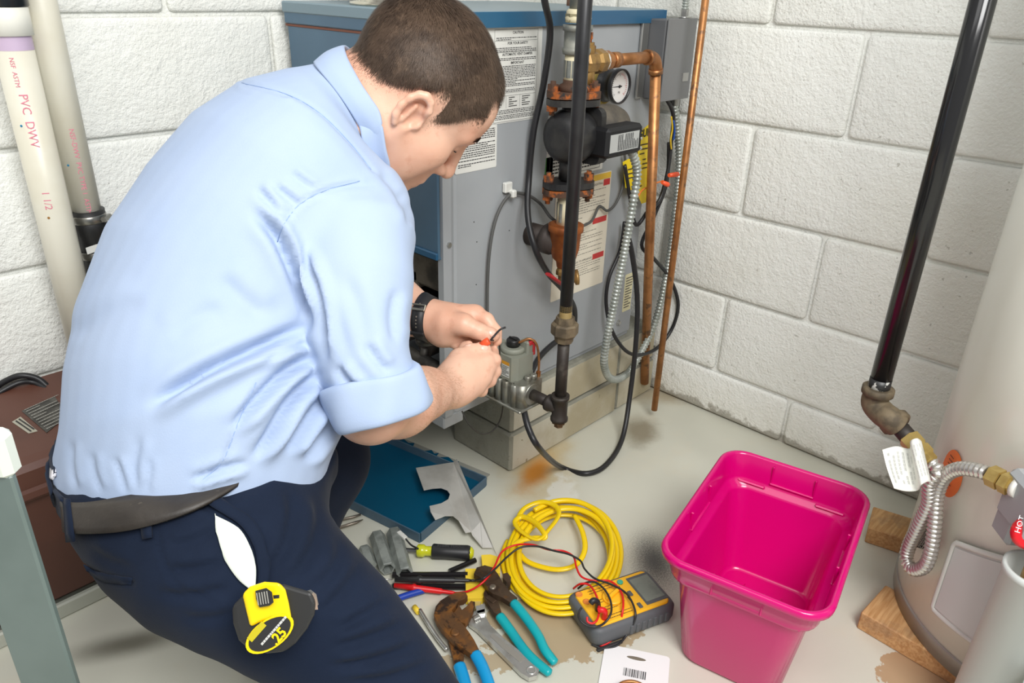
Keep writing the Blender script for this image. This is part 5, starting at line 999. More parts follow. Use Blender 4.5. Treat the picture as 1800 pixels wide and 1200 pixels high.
# ================================================================== the man
import openvdb as vdb
from mathutils.bvhtree import BVHTree
class Field:
    """signed distance volume that shapes are blended into"""
    def __init__(s, lo, hi, vox): s.o = np.array(lo, float); s.v = vox; s.n = np.ceil((np.array(hi)-s.o)/vox).astype(int)+1; s.a = np.full(s.n, .5, np.float32)
    def box(s, lo, hi, pad):
        i0 = np.clip(np.floor((np.array(lo)-pad-s.o)/s.v).astype(int), 0, s.n-1); i1 = np.clip(np.ceil((np.array(hi)+pad-s.o)/s.v).astype(int)+1, 1, s.n)
        g = [s.o[k]+s.v*np.arange(i0[k], i1[k], dtype=np.float32) for k in range(3)]
        return tuple(slice(a, b) for a, b in zip(i0, i1)), np.stack(np.meshgrid(*g, indexing='ij'), -1).astype(np.float32)
    def put(s, sl, d, k, sub=False):
        a = s.a[sl]
        if sub: d = -d; a2 = np.maximum(a, d); h = np.maximum(k-np.abs(a-d), 0)/max(k, 1e-6); s.a[sl] = a2+h*h*k/4
        else: a2 = np.minimum(a, d); h = np.maximum(k-np.abs(a-d), 0)/max(k, 1e-6); s.a[sl] = a2-h*h*k/4
    def cone(s, a, b, r1, r2=None, k=.006, sub=False):
        a, b = np.array(a, np.float32), np.array(b, np.float32); r2 = r1 if r2 is None else r2; R = max(r1, r2)
        sl, P = s.box(np.minimum(a, b)-R, np.maximum(a, b)+R, k+2.5*s.v); ab = b-a; t = np.clip(((P-a)@ab)/max(float(ab@ab), 1e-9), 0, 1)
        s.put(sl, np.linalg.norm(P-a-t[..., None]*ab, axis=-1)-(r1+(r2-r1)*t), k, sub); return s
    def ball(s, c, r, k=.006, sub=False): return s.cone(c, np.array(c)+1e-4, r, r, k, sub)
    def chain(s, pts, rad, k=.006):
        for i in range(len(pts)-1): s.cone(pts[i], pts[i+1], rad[i], rad[i+1], k)
        return s
    def ell(s, c, r, A=None, k=.01, sub=False):
        c = np.array(c, np.float32); r = np.array(r, np.float32); A = np.eye(3, dtype=np.float32) if A is None else np.array(A, np.float32)   # rows: axes
        ext = np.sqrt(((A*r[:, None])**2).sum(0)); sl, P = s.box(c-ext, c+ext, k+2.5*s.v); q = (P-c)@A.T
        k0 = np.linalg.norm(q/r, axis=-1); k1 = np.linalg.norm(q/(r*r), axis=-1); s.put(sl, k0*(k0-1)/np.maximum(k1, 1e-6), k, sub); return s
    def loft(s, rings, k=.01):
        n = len(rings[0]); V = np.concatenate([np.concatenate(rings), [np.mean(rings[0], 0)], [np.mean(rings[-1], 0)]]); m = len(rings)
        Q = [(i*n+j, i*n+(j+1) % n, (i+1)*n+(j+1) % n, (i+1)*n+j) for i in range(m-1) for j in range(n)]
        T = [(m*n, (j+1) % n, j) for j in range(n)]+[(m*n+1, (m-1)*n+j, (m-1)*n+(j+1) % n) for j in range(n)]
        hw = (k+3*s.v)/s.v; lo, hi = V.min(0), V.max(0); sl, P = s.box(lo, hi, k+2.5*s.v)
        g = vdb.FloatGrid.createLevelSetFromPolygons(((V-s.o)/s.v).astype(np.float32), triangles=np.array(T, np.uint32), quads=np.array(Q, np.uint32), halfWidth=float(hw))
        a = np.zeros(P.shape[:3], np.float32); g.copyToArray(a, ijk=tuple(int(q.start) for q in sl)); s.put(sl, a*s.v, k); return s
    def smooth(s, n=1):
        for _ in range(n):
            for ax in range(3):
                a = s.a; b = a.copy(); i = [slice(None)]*3; j = [slice(None)]*3; m = [slice(None)]*3; i[ax] = slice(2, None); j[ax] = slice(None, -2); m[ax] = slice(1, -1)
                b[tuple(m)] = .25*a[tuple(i)]+.5*a[tuple(m)]+.25*a[tuple(j)]; s.a = b
        return s
    def mesh(s):
        g = vdb.FloatGrid(.5); g.copyFromArray(np.ascontiguousarray(s.a)); p, t, q = g.convertToPolygons(isovalue=0., adaptivity=0.)
        V = p.astype(float)*s.v+s.o; Qs = q.astype(int); vol = np.einsum('ij,ij->i', V[Qs[:, 0]], np.cross(V[Qs[:, 1]], V[Qs[:, 2]])).sum()
        # triangles of a quad mesh summed one-sided are enough for the sign once centred
        c = V.mean(0); vol = np.einsum('ij,ij->i', V[Qs[:, 0]]-c, np.cross(V[Qs[:, 1]]-c, V[Qs[:, 2]]-c)).sum()
        if vol < 0: Qs = Qs[:, ::-1]
        return V, Qs
def normals(V, Q):
    n = np.cross(V[Q[:, 2]]-V[Q[:, 0]], V[Q[:, 3]]-V[Q[:, 1]]); N = np.zeros_like(V)
    for k in range(4): np.add.at(N, Q[:, k], n)
    return N/np.maximum(np.linalg.norm(N, axis=1, keepdims=True), 1e-12)
def qmesh(name, V, Q, m, parent, off, smooth=True):
    me = D.meshes.new(name); me.vertices.add(len(V)); me.vertices.foreach_set('co', (V-off).astype(np.float32).ravel())
    me.loops.add(len(Q)*4); me.loops.foreach_set('vertex_index', Q.astype(np.int32).ravel()); me.polygons.add(len(Q))
    me.polygons.foreach_set('loop_start', np.arange(0, len(Q)*4, 4, dtype=np.int32)); me.polygons.foreach_set('use_smooth', np.ones(len(Q), bool))
    me.update(calc_edges=True); me.materials.append(m); o = D.objects.new(name, me); COL.objects.link(o); o.parent = parent; return o
def polydist(q, poly):
    """distance to a polyline, signed by side, and the parameter 0..1 along it"""
    P = np.array(poly, float); seg = np.diff(P, axis=0); L = np.linalg.norm(seg, axis=1); C = np.concatenate([[0], np.cumsum(L)])
    best = np.full(len(q), 1e9); sg = np.zeros(len(q)); tt = np.zeros(len(q))
    for i in range(len(seg)):
        w = q-P[i]; t = np.clip((w@seg[i])/(L[i]**2), 0, 1); r = w-t[:, None]*seg[i]; d = np.linalg.norm(r, axis=1); u = d < best
        best[u] = d[u]; sg[u] = np.sign(seg[i][0]*w[u, 1]-seg[i][1]*w[u, 0]); tt[u] = (C[i]+t[u]*L[i])/C[-1]
    return best*sg, tt
def fold(V, N, q, face, poly, amp, w, ridge=.7, n=6, ends=.25, dr=None):
    """one cloth fold along a line: a groove with a ridge on its left-hand side"""
    s, t = polydist(q[:, :2], crom([np.array([*p, 0.]) for p in poly], n)[:, :2]); m = face & (np.abs(s) < 5*w)
    if dr is not None: m &= (q[:, 2] > dr[0]) & (q[:, 2] < dr[1])
    e = np.clip(np.minimum(t, 1-t)/ends, 0, 1); e = e*e*(3-2*e); s = s[m]
    f = -np.exp(-(s/w)**2)+ridge*np.exp(-((s+1.9*w)/(1.3*w))**2)+.35*ridge*np.exp(-((s-2.2*w)/(1.5*w))**2)
    V[m] += N[m]*(amp*f*e[m])[:, None]
def vnoise(P, scale, seed=0):
    """cheap smooth 3-D noise from a few sines"""
    r = np.random.default_rng(seed); out = np.zeros(len(P))
    for _ in range(7): k = r.normal(size=3)*scale; out += np.sin(P@k+r.uniform(0, 6.28))
    return out/7
class Hit:
    def __init__(s, V, Q): s.t = BVHTree.FromPolygons([tuple(v) for v in V], [tuple(map(int, f)) for f in Q])
    def __call__(s, px, py, off=0.):
        d = unit(at(px, py, d=1.)-CO); h = s.t.ray_cast(Vector(CO), Vector(d))
        if h[0] is None:
            return None
        n = np.array(h[1]); n = n if n@d < 0 else -n; return np.array(h[0])+n*off
ME = Thing('person', 'kneeling man in light blue shirt and navy trousers bent over the boiler’s gas valve', 'person', (.30, .76, .0))
dp = lambda x, y, d: at(x, y, d=d)
def eul(y, p, r):
    return np.array(Matrix.Rotation(y, 3, 'Z') @ Matrix.Rotation(p, 3, 'Y') @ Matrix.Rotation(r, 3, 'X'))
# ------------------------------------------------------------------ shirt
PSI = math.radians(-8); FR = np.array([math.cos(PSI), math.sin(PSI), 0]); RT = np.array([math.sin(PSI), -math.cos(PSI), 0])
def ell_ring(C, u, v, a, b, n=40, ex=2.25):
    th = np.linspace(0, 2*pi, n, endpoint=False); c, s_ = np.cos(th), np.sin(th)
    return C+np.outer(np.sign(c)*np.abs(c)**(2/ex)*a, u)+np.outer(np.sign(s_)*np.abs(s_)**(2/ex)*b, v)
def sil_rings(st, ratio, lat=RT, n=40, first=None, last=None, ex=2.25):
    """cross-sections whose left and right extremes stand at the two given points"""
    C = [(dp(*l, d)+dp(*r, d))/2 for l, r, d in st]; out = []
    for i, (l, r, d) in enumerate(st):
        t = unit(C[min(i+1, len(C)-1)]-C[max(i-1, 0)]); e = dp(*r, d)-dp(*l, d); hw = np.linalg.norm(e)/2; e = unit(e)
        u = unit(lat-t*(lat@t)); v = np.cross(t, u); R = ratio[i] if hasattr(ratio, '__len__') else ratio
        e2 = unit(e-t*(e@t)); k = hw/math.sqrt((u@e2*R)**2+(v@e2)**2); cc_ = C[i].copy()
        tp_ = pix(C[min(i+1, len(C)-1)])[:2]-pix(C[max(i-1, 0)])[:2]; nn_ = np.array([-tp_[1], tp_[0]])/np.linalg.norm(tp_); lp, rp = np.array(l, float)@nn_, np.array(r, float)@nn_; e3 = unit(e)
        for _ in range(5):      # settle the outline seen from the photograph on the two given points
            q = pix(ell_ring(cc_, u, v, k*R, k, n, ex))[:, :2]@nn_; lo, hi = q.min(), q.max(); a_, b_ = min(lp, rp), max(lp, rp)
            k *= (b_-a_)/(hi-lo); dpx = (a_+b_)/2-(lo+hi)/2; ep = np.array([CR@e3, -CU@e3]); cc_ = cc_+e3*dpx/(ep@nn_)*d/F_PX
        out.append(ell_ring(cc_, u, v, k*R, k, n, ex))
    return out
SHC = mat('shirt_light_blue', srgb(170, 186, 212), .75, spec=.2, var=srgb(165, 182, 210), vscale=6)
def cloth_weave(name, scale, st):
    m = MATS[name]; t = NT(m); n = t.noise(scale, 2, .5); t.set(t.b, 'Normal', t.bump(n, st, .0006)); t.set(t.b, 'Sheen Weight', .04)
cloth_weave('shirt_light_blue', 700, .25)
HRt = eul(math.radians(-16.8), math.radians(52.1), math.radians(21.5)); HO = np.array([.668, .818, .878]); NB0 = dp(594, 208, 1.0); hd0 = HO+HRt@np.array([-.028, 0, -.045]); SL0 = np.linalg.norm(hd0-NB0)-.012
FS = Field((.02, .42, .38), (.86, 1.22, 1.02), .0042)
wr0 = [ell_ring(np.array([.300, .808, z]), RT, FR, a, b) for z, a, b in ((.41, .16, .13), (.455, .176, .145), (.49, .181, .15))]
body_st = [((104, 745), (606, 752), .93), ((109, 665), (604, 660), .94), ((127, 570), (606, 575), .95), ((158, 457), (630, 505), .96), ((213, 353), (668, 450), .97), ((300, 240), (694, 408), .98), ((396, 168), (706, 372), .99), ((490, 132), (700, 335), 1.0), ((552, 124), (690, 305), 1.0), ((585, 142), (680, 285), 1.0)]
FS.loft(wr0+sil_rings(body_st, [1.2, 1.2, 1.22, 1.3, 1.35, 1.35, 1.25, 1.05, .95, .9]), .01)
arm_st = [((530, 395), (668, 335), .935), ((512, 450), (722, 398), .905), ((524, 525), (727, 478), .88), ((545, 600), (717, 560), .865), ((562, 655), (722, 622), .86), ((590, 715), (736, 668), .865), ((605, 742), (738, 700), .87)]
ARM = sil_rings(arm_st, 1.0, np.cross(CF, Z_), 30, ex=2.0)
FS.loft(ARM, .014)
# right shoulder cap, far shoulder and far sleeve
FS.ball(dp(622, 395, .96), .07, .05)
ls, le = dp(585, 215, 1.2), dp(640, 470, 1.30)
FS.cone(dp(575, 265, 1.08), ls, .078, .066, .02); FS.cone(ls, le, .07, .06, .03); FS.cone(le, dp(672, 548, 1.26), .058, .052, .02)
SN0 = unit(hd0-NB0); FS.loft([ell_ring(NB0+SN0*t, *frame(SN0)[:2], r, r, 40, 2.) for t, r in ((-.05, .075), (-.01, .071), (SL0, .0635))], .014)
FS.smooth(2)
SV, SQ = FS.mesh(); SN = normals(SV, SQ); sq = pix(SV); face = (SN@CF) < .25
SV += SN*(vnoise(SV, 14, 1)*.0022+vnoise(SV, 34, 2)*.0007)[:, None]
near = sq[:, 2] < 1.12
TOR = (.70, 1.12)
for poly, amp, w, rd in (
    ([(556, 566), (479, 600), (384, 642), (325, 674), (250, 720)], .0105, 11, .8),
    ([(437, 363), (479, 405), (508, 458), (538, 535), (549, 590)], .010, 10, .7),
    ([(562, 622), (500, 655), (440, 715), (400, 760)], .008, 9, .8), ([(566, 648), (512, 700), (470, 770), (440, 812)], .008, 9, .9),
    ([(576, 690), (535, 745), (500, 800)], .006, 8, .9), ([(590, 725), (560, 775), (530, 815)], .005, 8, .8),
    ([(550, 600), (500, 615), (455, 640)], .004, 7, .8), ([(440, 812), (390, 825), (330, 846)], .004, 7, .8),
    ([(246, 760), (236, 820), (240, 866)], .0014, 8, .7), ([(262, 800), (262, 835), (256, 868)], .001, 6, .7), ([(200, 800), (215, 840), (222, 870)], .0015, 6, .7), ([(160, 790), (165, 830), (180, 870)], .0014, 7, .7), ([(128, 770), (126, 820), (135, 865)], .0016, 6, .7),
    ([(449, 328), (470, 352), (492, 384)], .003, 7, .8), ([(479, 326), (505, 345), (530, 366)], .0025, 6, .8), ([(508, 300), (535, 322), (560, 336)], .002, 6, .8),
    ([(526, 429), (548, 480), (562, 523), (570, 590), (572, 645)], .006, 8, .9), ([(600, 470), (628, 540), (640, 600), (662, 660)], .0016, 14, .8), ([(560, 500), (600, 590), (635, 660), (665, 700)], .0014, 14, .7),
    ([(640, 600), (668, 640), (690, 655)], .003, 8, .7), ([(700, 500), (690, 560), (700, 610)], .0025, 9, .7), ([(590, 640), (612, 672), (640, 690)], .004, 8, .8),
    ([(540, 350), (600, 330), (660, 322)], .0015, 5, .6), ([(700, 330), (716, 360), (722, 400)], .003, 7, .7), ([(664, 300), (694, 330), (712, 372)], .0025, 7, .7),
    ([(120, 600), (180, 560), (260, 520)], .0016, 16, .6), ([(380, 480), (420, 520), (470, 560)], .0022, 15, .6), ([(300, 600), (340, 560), (400, 540)], .0016, 14, .5)):
    fold(SV, SN, sq, face & near, poly, amp*1.7, w, rd)
for poly in ([(425, 146), (502, 165), (561, 198), (615, 251), (656, 300)], [(488, 425), (500, 392), (528, 358), (572, 334), (632, 318)], [(450, 672), (420, 740), (392, 808), (352, 846)], [(430, 152), (505, 171), (565, 205), (612, 254)][:2]):
    s_, t_ = polydist(sq[:, :2], crom([np.array([*p, 0.]) for p in poly], 8)[:, :2]); m_ = face & near & (np.abs(s_) < 14); SV[m_] -= SN[m_]*(.0022*np.exp(-(s_[m_]/3.2)**2)-.001*np.exp(-((s_[m_]-7)/5)**2))[:, None]
shirt = qmesh('shirt', SV, SQ, SHC, ME.e, ME.b); SH = Hit(SV, SQ)
def thread(mb, hit, poly, r=.00055, off=.0002, n=6):
    P = [hit(*p, off) for p in crom([np.array([*p, 0.]) for p in poly], n)[:, :2]]; P = [p for p in P if p is not None]
    if len(P) > 2: mb.tube(P, r, 5)
    return mb
SEAM = mat('shirt_seam_shade', srgb(150, 172, 208), .8)
for poly in ([(425, 146), (502, 165), (561, 198), (615, 251), (652, 298)], [(488, 425), (500, 392), (528, 358), (572, 334), (632, 318)], [(450, 672), (420, 740), (392, 808), (356, 844)]):
    ME.part('seam', thread(MB(), SH, poly), SEAM, shirt)
# rolled cuff: a folded-back band round the end of the sleeve
def band(ring_a, ring_b, grow, parent, name, m, th=.004):
    """thick turned-back band between two cross-sections"""
    ca, cb_ = ring_a.mean(0), ring_b.mean(0); L = np.linalg.norm(cb_-ca); n = len(ring_a); ax = unit(cb_-ca); R = []
    for t, g in ((.0, -.004), (-.02, grow*.35), (.02, grow*.9), (.2, grow), (.6, grow*1.1), (.93, grow*1.15), (1.02, grow*.7), (1.03, grow*.1), (.96, -th), (.7, -th)):
        C = ca+(cb_-ca)*t; rr_ = ring_a*(1-t)+ring_b*t; d_ = rr_-C; l_ = np.linalg.norm(d_, axis=1, keepdims=True)
        wv_ = np.array([.0025*math.sin(3*2*pi*k/n+t*2)+.0015*math.sin(7*2*pi*k/n+1-t*3) for k in range(n)])[:, None]; R.append(C+d_/l_*(l_+g+wv_)+ax*(np.array([.005*math.sin(2*2*pi*k/n+.6) for k in range(n)])[:, None]*(1 if t < .5 else .6)))
    return ME.part(name, loft(R), m, parent, sub=1)
cuff_st = [((574, 692), (724, 628), .862), ((600, 764), (748, 704), .868)]
CU_ = sil_rings([((562, 655), (722, 622), .86)]+cuff_st+[((614, 790), (756, 735), .87)], 1.0, np.cross(CF, Z_), 40, ex=2.0)
band(CU_[1], CU_[2], .0075, shirt, 'cuff', SHC)
# ------------------------------------------------------------------ trousers
NAVY = mat('navy_work_trousers', srgb(24, 34, 53), .85, spec=.15, var=srgb(20, 29, 46), vscale=7); cloth_weave('navy_work_trousers', 500, .35)
FT = Field((-.12, .22, -.01), (.80, 1.22, .53), .005)
FT.loft([ell_ring(np.array([.305, .808, z]), RT, FR, a, b) for z, a, b in ((.40, .15, .12), (.455, .178, .148), (.492, .180, .152))], .01)
th_st = [((98, 850), (600, 775), .925), ((104, 895), (575, 800), .905), ((126, 950), (556, 822), .885), ((155, 1003), (560, 842), .865), ((210, 1060), (585, 882), .845), ((285, 1102), (622, 930), .83), ((376, 1147), (668, 988), .82), ((470, 1196), (716, 1050), .82), ((570, 1262), (768, 1132), .83), ((640, 1330), (830, 1230), .86), ((690, 1390), (870, 1310), .92)]
FT.loft(sil_rings(th_st, [1.1, 1.1, 1.1, 1.08, 1.05]+[1.0]*6, np.cross(CF, Z_), 36, ex=2.1), .03)
rk = np.array([.445, .475, .075]); FT.cone(dp(760, 1330, .90), rk, .072, .068, .03); FT.cone(rk, (.16, .36, .075), .066, .055, .03); FT.cone((.16, .36, .075), (.06, .33, .08), .055, .055, .02)
lk = dp(556, 806, 1.17); lh = np.array([.32, .86, .41]); FT.cone(lh, lk, .10, .078, .04); la = lk+np.array([-.12, .0, 0]); la[2] = .10; FT.cone(lk, la, .072, .056, .03)
FT.smooth(2)
TV, TQ = FT.mesh(); TN = normals(TV, TQ); tq = pix(TV); tf = ((TN@CF) < .25)
TV += TN*(vnoise(TV, 16, 5)*.002+vnoise(TV, 40, 6)*.0006)[:, None]
for poly, amp, w, rd in (
    ([(470, 1010), (500, 960), (512, 900), (505, 850)], .004, 9, .8), ([(505, 1030), (545, 970), (560, 910), (548, 860)], .004, 9, .8), ([(555, 1040), (590, 990), (598, 940)], .003, 9, .8), ([(560, 1085), (600, 1040), (640, 985)], .0035, 9, .8),
    ([(590, 1110), (640, 1080), (690, 1050)], .004, 8, .9), ([(580, 1140), (650, 1118), (720, 1090)], .0045, 8, .9), ([(570, 1172), (650, 1160), (740, 1130)], .005, 8, .9), ([(600, 1196), (680, 1190), (770, 1160)], .004, 8, .9),
    ([(290, 960), (340, 950), (385, 925)], .003, 8, .8), ([(290, 1000), (340, 1000), (400, 985)], .0035, 8, .8), ([(270, 1040), (340, 1045), (410, 1030)], .0035, 8, .8), ([(320, 1085), (380, 1085), (420, 1070)], .003, 8, .8),
    ([(280, 900), (282, 960), (310, 1020), (380, 1060), (410, 1066)], .0018, 4, .5), ([(345, 878), (362, 892), (384, 900)], .003, 6, .8), ([(150, 960), (190, 985), (240, 1000)], .002, 8, .7)):
    fold(TV, TN, tq, tf & (tq[:, 2] < 1.05), poly, amp, w, rd)
# back pocket welt, pressed into the cloth
s_, t_ = polydist(tq[:, :2], np.array([(146, 996), (180, 1014), (232, 1024)], float)); m_ = tf & (np.abs(s_) < 16) & (tq[:, 2] < 1.0); TV[m_] -= TN[m_]*(.0035*np.exp(-(s_[m_]/4)**2))[:, None]
trousers = qmesh('trousers', TV, TQ, NAVY, ME.e, ME.b); TH = Hit(TV, TQ)
def cloth_strip(top, bot, hit, off, n=8, rows=4, smo=0):
    """patch lying on a surface between two lines"""
    A_ = crom([np.array([*p, 0.]) for p in top], n)[:, :2]; B_ = crom([np.array([*p, 0.]) for p in bot], n)[:, :2]; V = []; last = None
    for i in range(rows+1):
        for a, b in zip(A_, B_):
            q = a+(b-a)*i/rows; V.append(hit(*q, off))
    m = len(A_); good = [k for k, h in enumerate(V) if h is not None]; QQ = [a+(b-a)*i/rows for i in range(rows+1) for a, b in zip(A_, B_)]
    V = [h if h is not None else dp(*QQ[k], pix(V[min(good, key=lambda j: np.linalg.norm(QQ[j]-QQ[k]))])[2]) for k, h in enumerate(V)]
    if smo:
        W_ = np.array(V).reshape(rows+1, m, 3)
        for _ in range(smo): W_[:, 1:-1] = .5*W_[:, 1:-1]+.25*W_[:, :-2]+.25*W_[:, 2:]
        W_ += (CO-W_)/np.linalg.norm(CO-W_, axis=2, keepdims=True)*.004; V = W_.reshape(-1, 3)
    return MB().add(V, [(i*m+j, i*m+j+1, (i+1)*m+j+1, (i+1)*m+j) for i in range(rows) for j in range(m-1)], True)
def solid(o, th, off=1.):
    md = o.modifiers.new('thickness', 'SOLIDIFY'); md.thickness = th; md.offset = off; return o
LEA = mat('worn_brown_black_leather', srgb(58, 52, 46), .5, var=srgb(44, 39, 35), vscale=14, bump=.25, bscale=120, var2=srgb(96, 88, 76), v2scale=60, v2=(.66, .78))
both = Hit(np.concatenate([SV, TV]), np.concatenate([SQ, TQ+len(SV)]))
belt = solid(ME.part('belt', cloth_strip([(118, 884), (160, 884), (230, 880), (310, 867), (380, 852), (440, 834)], [(124, 930), (160, 938), (230, 934), (310, 914), (380, 886), (440, 846)], TH, .004, 6, 5, 10), LEA), .004)
for a, b, c_, d_ in (((126, 876), (139, 878), (134, 946), (148, 946)), ((250, 905), (270, 902), (256, 948), (272, 945))):
    solid(ME.part('belt_loop', cloth_strip([a, b], [c_, d_], both, .0085 if a[0] < 200 else .004, 2, 5), NAVY, trousers), .002)
PKT = mat('white_pocket_lining', srgb(226, 232, 220), .8, bump=.25, bscale=60)
solid(ME.part('pocket_lining', cloth_strip([(378, 906), (384, 945), (398, 985), (418, 1015), (440, 1034)], [(380, 908), (420, 930), (440, 962), (450, 995), (450, 1030)], TH, .003, 5, 5), PKT, trousers), .0015)
solid(ME.part('pocket_flap', cloth_strip([(345, 870), (384, 899), (424, 927), (446, 962), (454, 996), (454, 1030)], [(360, 862), (396, 886), (440, 912), (464, 950), (474, 990), (472, 1030)], TH, .004, 5, 3), NAVY, trousers), .002)
solid(ME.part('pocket_welt', cloth_strip([(146, 992), (180, 1006), (234, 1016)], [(152, 1004), (186, 1022), (232, 1028)], TH, .0015, 5, 2), NAVY, trousers), .0015)
# waistband standing away from the back, and the white undershirt in the gap
wb = [dp(*q) for q in ((100, 772, 1.05), (92, 790, 1.03), (84, 812, 1.0), (82, 832, .97), (88, 850, .95), (100, 866, .93), (116, 880, .92), (134, 886, .91))]
wl2 = [dp(x+dx, y+dy, d) for (x, y, d), (dx, dy) in zip(((100, 772, 1.05), (92, 790, 1.03), (84, 812, 1.0), (82, 832, .97), (88, 850, .95), (100, 866, .93), (116, 880, .92), (134, 886, .91)), ((6, 40), (6, 40), (8, 40), (10, 40), (10, 40), (8, 42), (6, 44), (2, 46)))]
settle = lambda P: min([CO+unit(P-CO)*np.linalg.norm(P-CO)*f for f in np.linspace(.82, 1.06, 90)], key=lambda q: abs(TH.t.find_nearest(Vector(q))[3]-.006))
wb = [settle(p) for p in wb]; wl2 = [settle(p) for p in wl2]
sh_, _ = sheet([wb, [(a+b)/2 for a, b in zip(wb, wl2)], wl2], 4); solid(ME.part('waistband', sh_, NAVY, trousers), .004, 0)
us = [[settle(dp(*p, 1.))*.9994+CO*.0006 for p in ((107, 792), (101, 812), (97, 836), (103, 856))], [settle(dp(*p, 1.)) for p in ((94, 800), (88, 818), (88, 838), (97, 857))]]
sh_, _ = sheet([us[0], us[1]], 3) if False else (MB().add(us[0]+us[1], [(i, i+1, 5+i, 4+i) for i in range(3)], True), None); solid(ME.part('undershirt', sh_, mat('white_undershirt', srgb(224, 222, 226), .85), shirt), .002, 0)
# boots, out of the frame below
BOOT = mat('dark_work_boot', (.02, .017, .015), .6)
FBt = Field((-.24, .2, -.005), (.62, 1.12, .2), .006); FBt.cone((.07, .333, .075), (.0, .31, .06), .05, .048, .02).cone((.0, .31, .06), (-.12, .28, .046), .045, .04, .02)
BV, BQ = FBt.mesh(); qmesh('boot', BV, BQ, BOOT, ME.e, ME.b)
FBt = Field((-.24, .2, -.005), (.75, 1.25, .2), .006); FBt.cone((la[0], la[1], .10), (la[0]+.02, la[1], .055), .052, .05, .02).cone((la[0], la[1], .05), (la[0]+.16, la[1]-.0, .042), .048, .04, .02)
BV, BQ = FBt.mesh(); qmesh('boot', BV, BQ, BOOT, ME.e, ME.b)
# ------------------------------------------------------------------ body: head, neck, arms, hands as one skin
HRt = eul(math.radians(-16.8), math.radians(52.1), math.radians(21.5)); HO = np.array([.668, .818, .878])
hd_ = lambda x, y, z: HO+HRt@np.array([x, y, z])
HA = HRt.T      # rows are the head's axes in room space
FB_ = Field((.30, .58, .40), (.88, 1.12, 1.03), .0022)
def he(c, r, k=.012, sub=False): FB_.ell(hd_(*c), r, HA, k, sub)
def hc(a, b, r1, r2=None, k=.01, sub=False): FB_.cone(hd_(*a), hd_(*b), r1, r2, k, sub)
he((-.014, 0, .037), (.093, .0735, .081)); he((.044, 0, .042), (.048, .060, .053), .03); he((.04, 0, -.025), (.055, .058, .075), .03)
for sg in (-1, 1):
    hc((-.004, sg*.060, -.040), (.070, sg*.020, -.100), .019, .019, .03); he((.052, sg*.046, -.018), (.027, .019, .020), .02); hc((.088, sg*.008, .031), (.066, sg*.047, .028), .0105, .0095, .012)
    he((.02, sg*.054, -.05), (.045, .018, .04), .03)
he((.078, 0, -.102), (.022, .024, .018), .02); hc((.084, 0, -.055), (.082, 0, -.09), .022, .018, .02)
for sg in (-1, 1): he((.091, sg*.035, .006), (.021, .021, .0145), .010, True)
for sg in (-1, 1): he((.068, sg*.033, .009), (.0165, .0165, .0145), .004)
hc((.090, 0, .022), (.114, 0, -.022), .0075, .009, .010); he((.116, 0, -.029), (.0115, .0115, .0105), .008)
for sg in (-1, 1): he((.1, sg*.0135, -.032), (.0125, .0075, .009), .006); he((.106, sg*.0065, -.040), (.006, .0035, .004), .003, True)
hc((.096, -.018, -.062), (.096, .018, -.062), .0065, None, .008); hc((.094, -.014, -.072), (.094, .014, -.072), .0072, None, .008); hc((.1035, -.02, -.0665), (.1035, .02, -.0665), .0022, None, .004, True)
NB_ = dp(592, 210, 1.0); hc((-.026, 0, -.015), (-.030, 0, -.05), .056, .0535, .03); FB_.cone(hd_(-.030, 0, -.05), NB_, .0535, .056, .03); FB_.cone(hd_(0, 0, -.07), dp(628, 270, 1.02), .046, .048, .03)
# ears
def ear(sg):
    global hd_, he, hc; o_hd = hd_; hd_ = lambda x, y, z: o_hd(x+.006, y, z-.006); y = sg*.0745; E = []
    for k in range(11):
        a = math.radians(250-k*30); E.append((-.020+.0165*math.cos(a)-.30*(.027*math.sin(a))*.35, y+sg*(.010 if k < 8 else .004), .003+.027*math.sin(a)))
    he((-.016, y-sg*.002, 0), (.014, .008, .0235), .006); P = [hd_(*e) for e in E]; FB_.chain(P, [.0045, .0045, .0045, .0045, .0046, .0048, .0048, .0046, .0044, .004, .0036], .005)
    he((-.010, y+sg*.008, -.002), (.0085, .008, .013), .004, True); he((-.018, y+sg*.011, .014), (.006, .005, .010), .003, True); hc((-.019, y+sg*.007, -.014), (-.023, y+sg*.007, .012), .0032, None, .004)
    he((-.009, y+sg*.003, -.0235), (.007, .005, .008), .006); he((.001, y+sg*.003, -.003), (.0045, .004, .007), .004)
    hd_ = o_hd
ear(-1); ear(1)
# torso core inside the shirt, and the upper arms
tc0, tc1 = dp(470, 420, 1.0), dp(360, 620, .97); FB_.cone(NB_, tc0, .062, .085, .04); FB_.cone(tc0, tc1, .085, .085, .04)
rs_, re_, rw = dp(610, 400, .94), dp(652, 712, .885), dp(778, 684, 1.105); FB_.cone(tc0, rs_, .06, .048, .03); FB_.cone(rs_, re_, .045, .043, .02)
FB_.cone(re_, re_+(rw-re_)*.35, .043, .044, .015); FB_.cone(re_+(rw-re_)*.35, rw, .043, .0285, .015); FB_.cone(re_+(rw-re_)*.3+np.array([0, 0, -.006]), re_+(rw-re_)*.7, .038, .03, .02)
lw = dp(752, 560, 1.21); FB_.cone(NB_, ls, .05, .045, .03); FB_.cone(ls, le, .042, .04, .02); FB_.cone(le, lw, .042, .0275, .015); FB_.cone(dp(690, 556, 1.245), lw, .034, .0285, .015)
def finger(pts, r, k=.004): FB_.chain([dp(*p) for p in pts], r, k)
dpr = lambda x, y, d: dp(x, y+6, d)
def fingr(pts, r, k=.004): FB_.chain([dpr(*p) for p in pts], r, k)
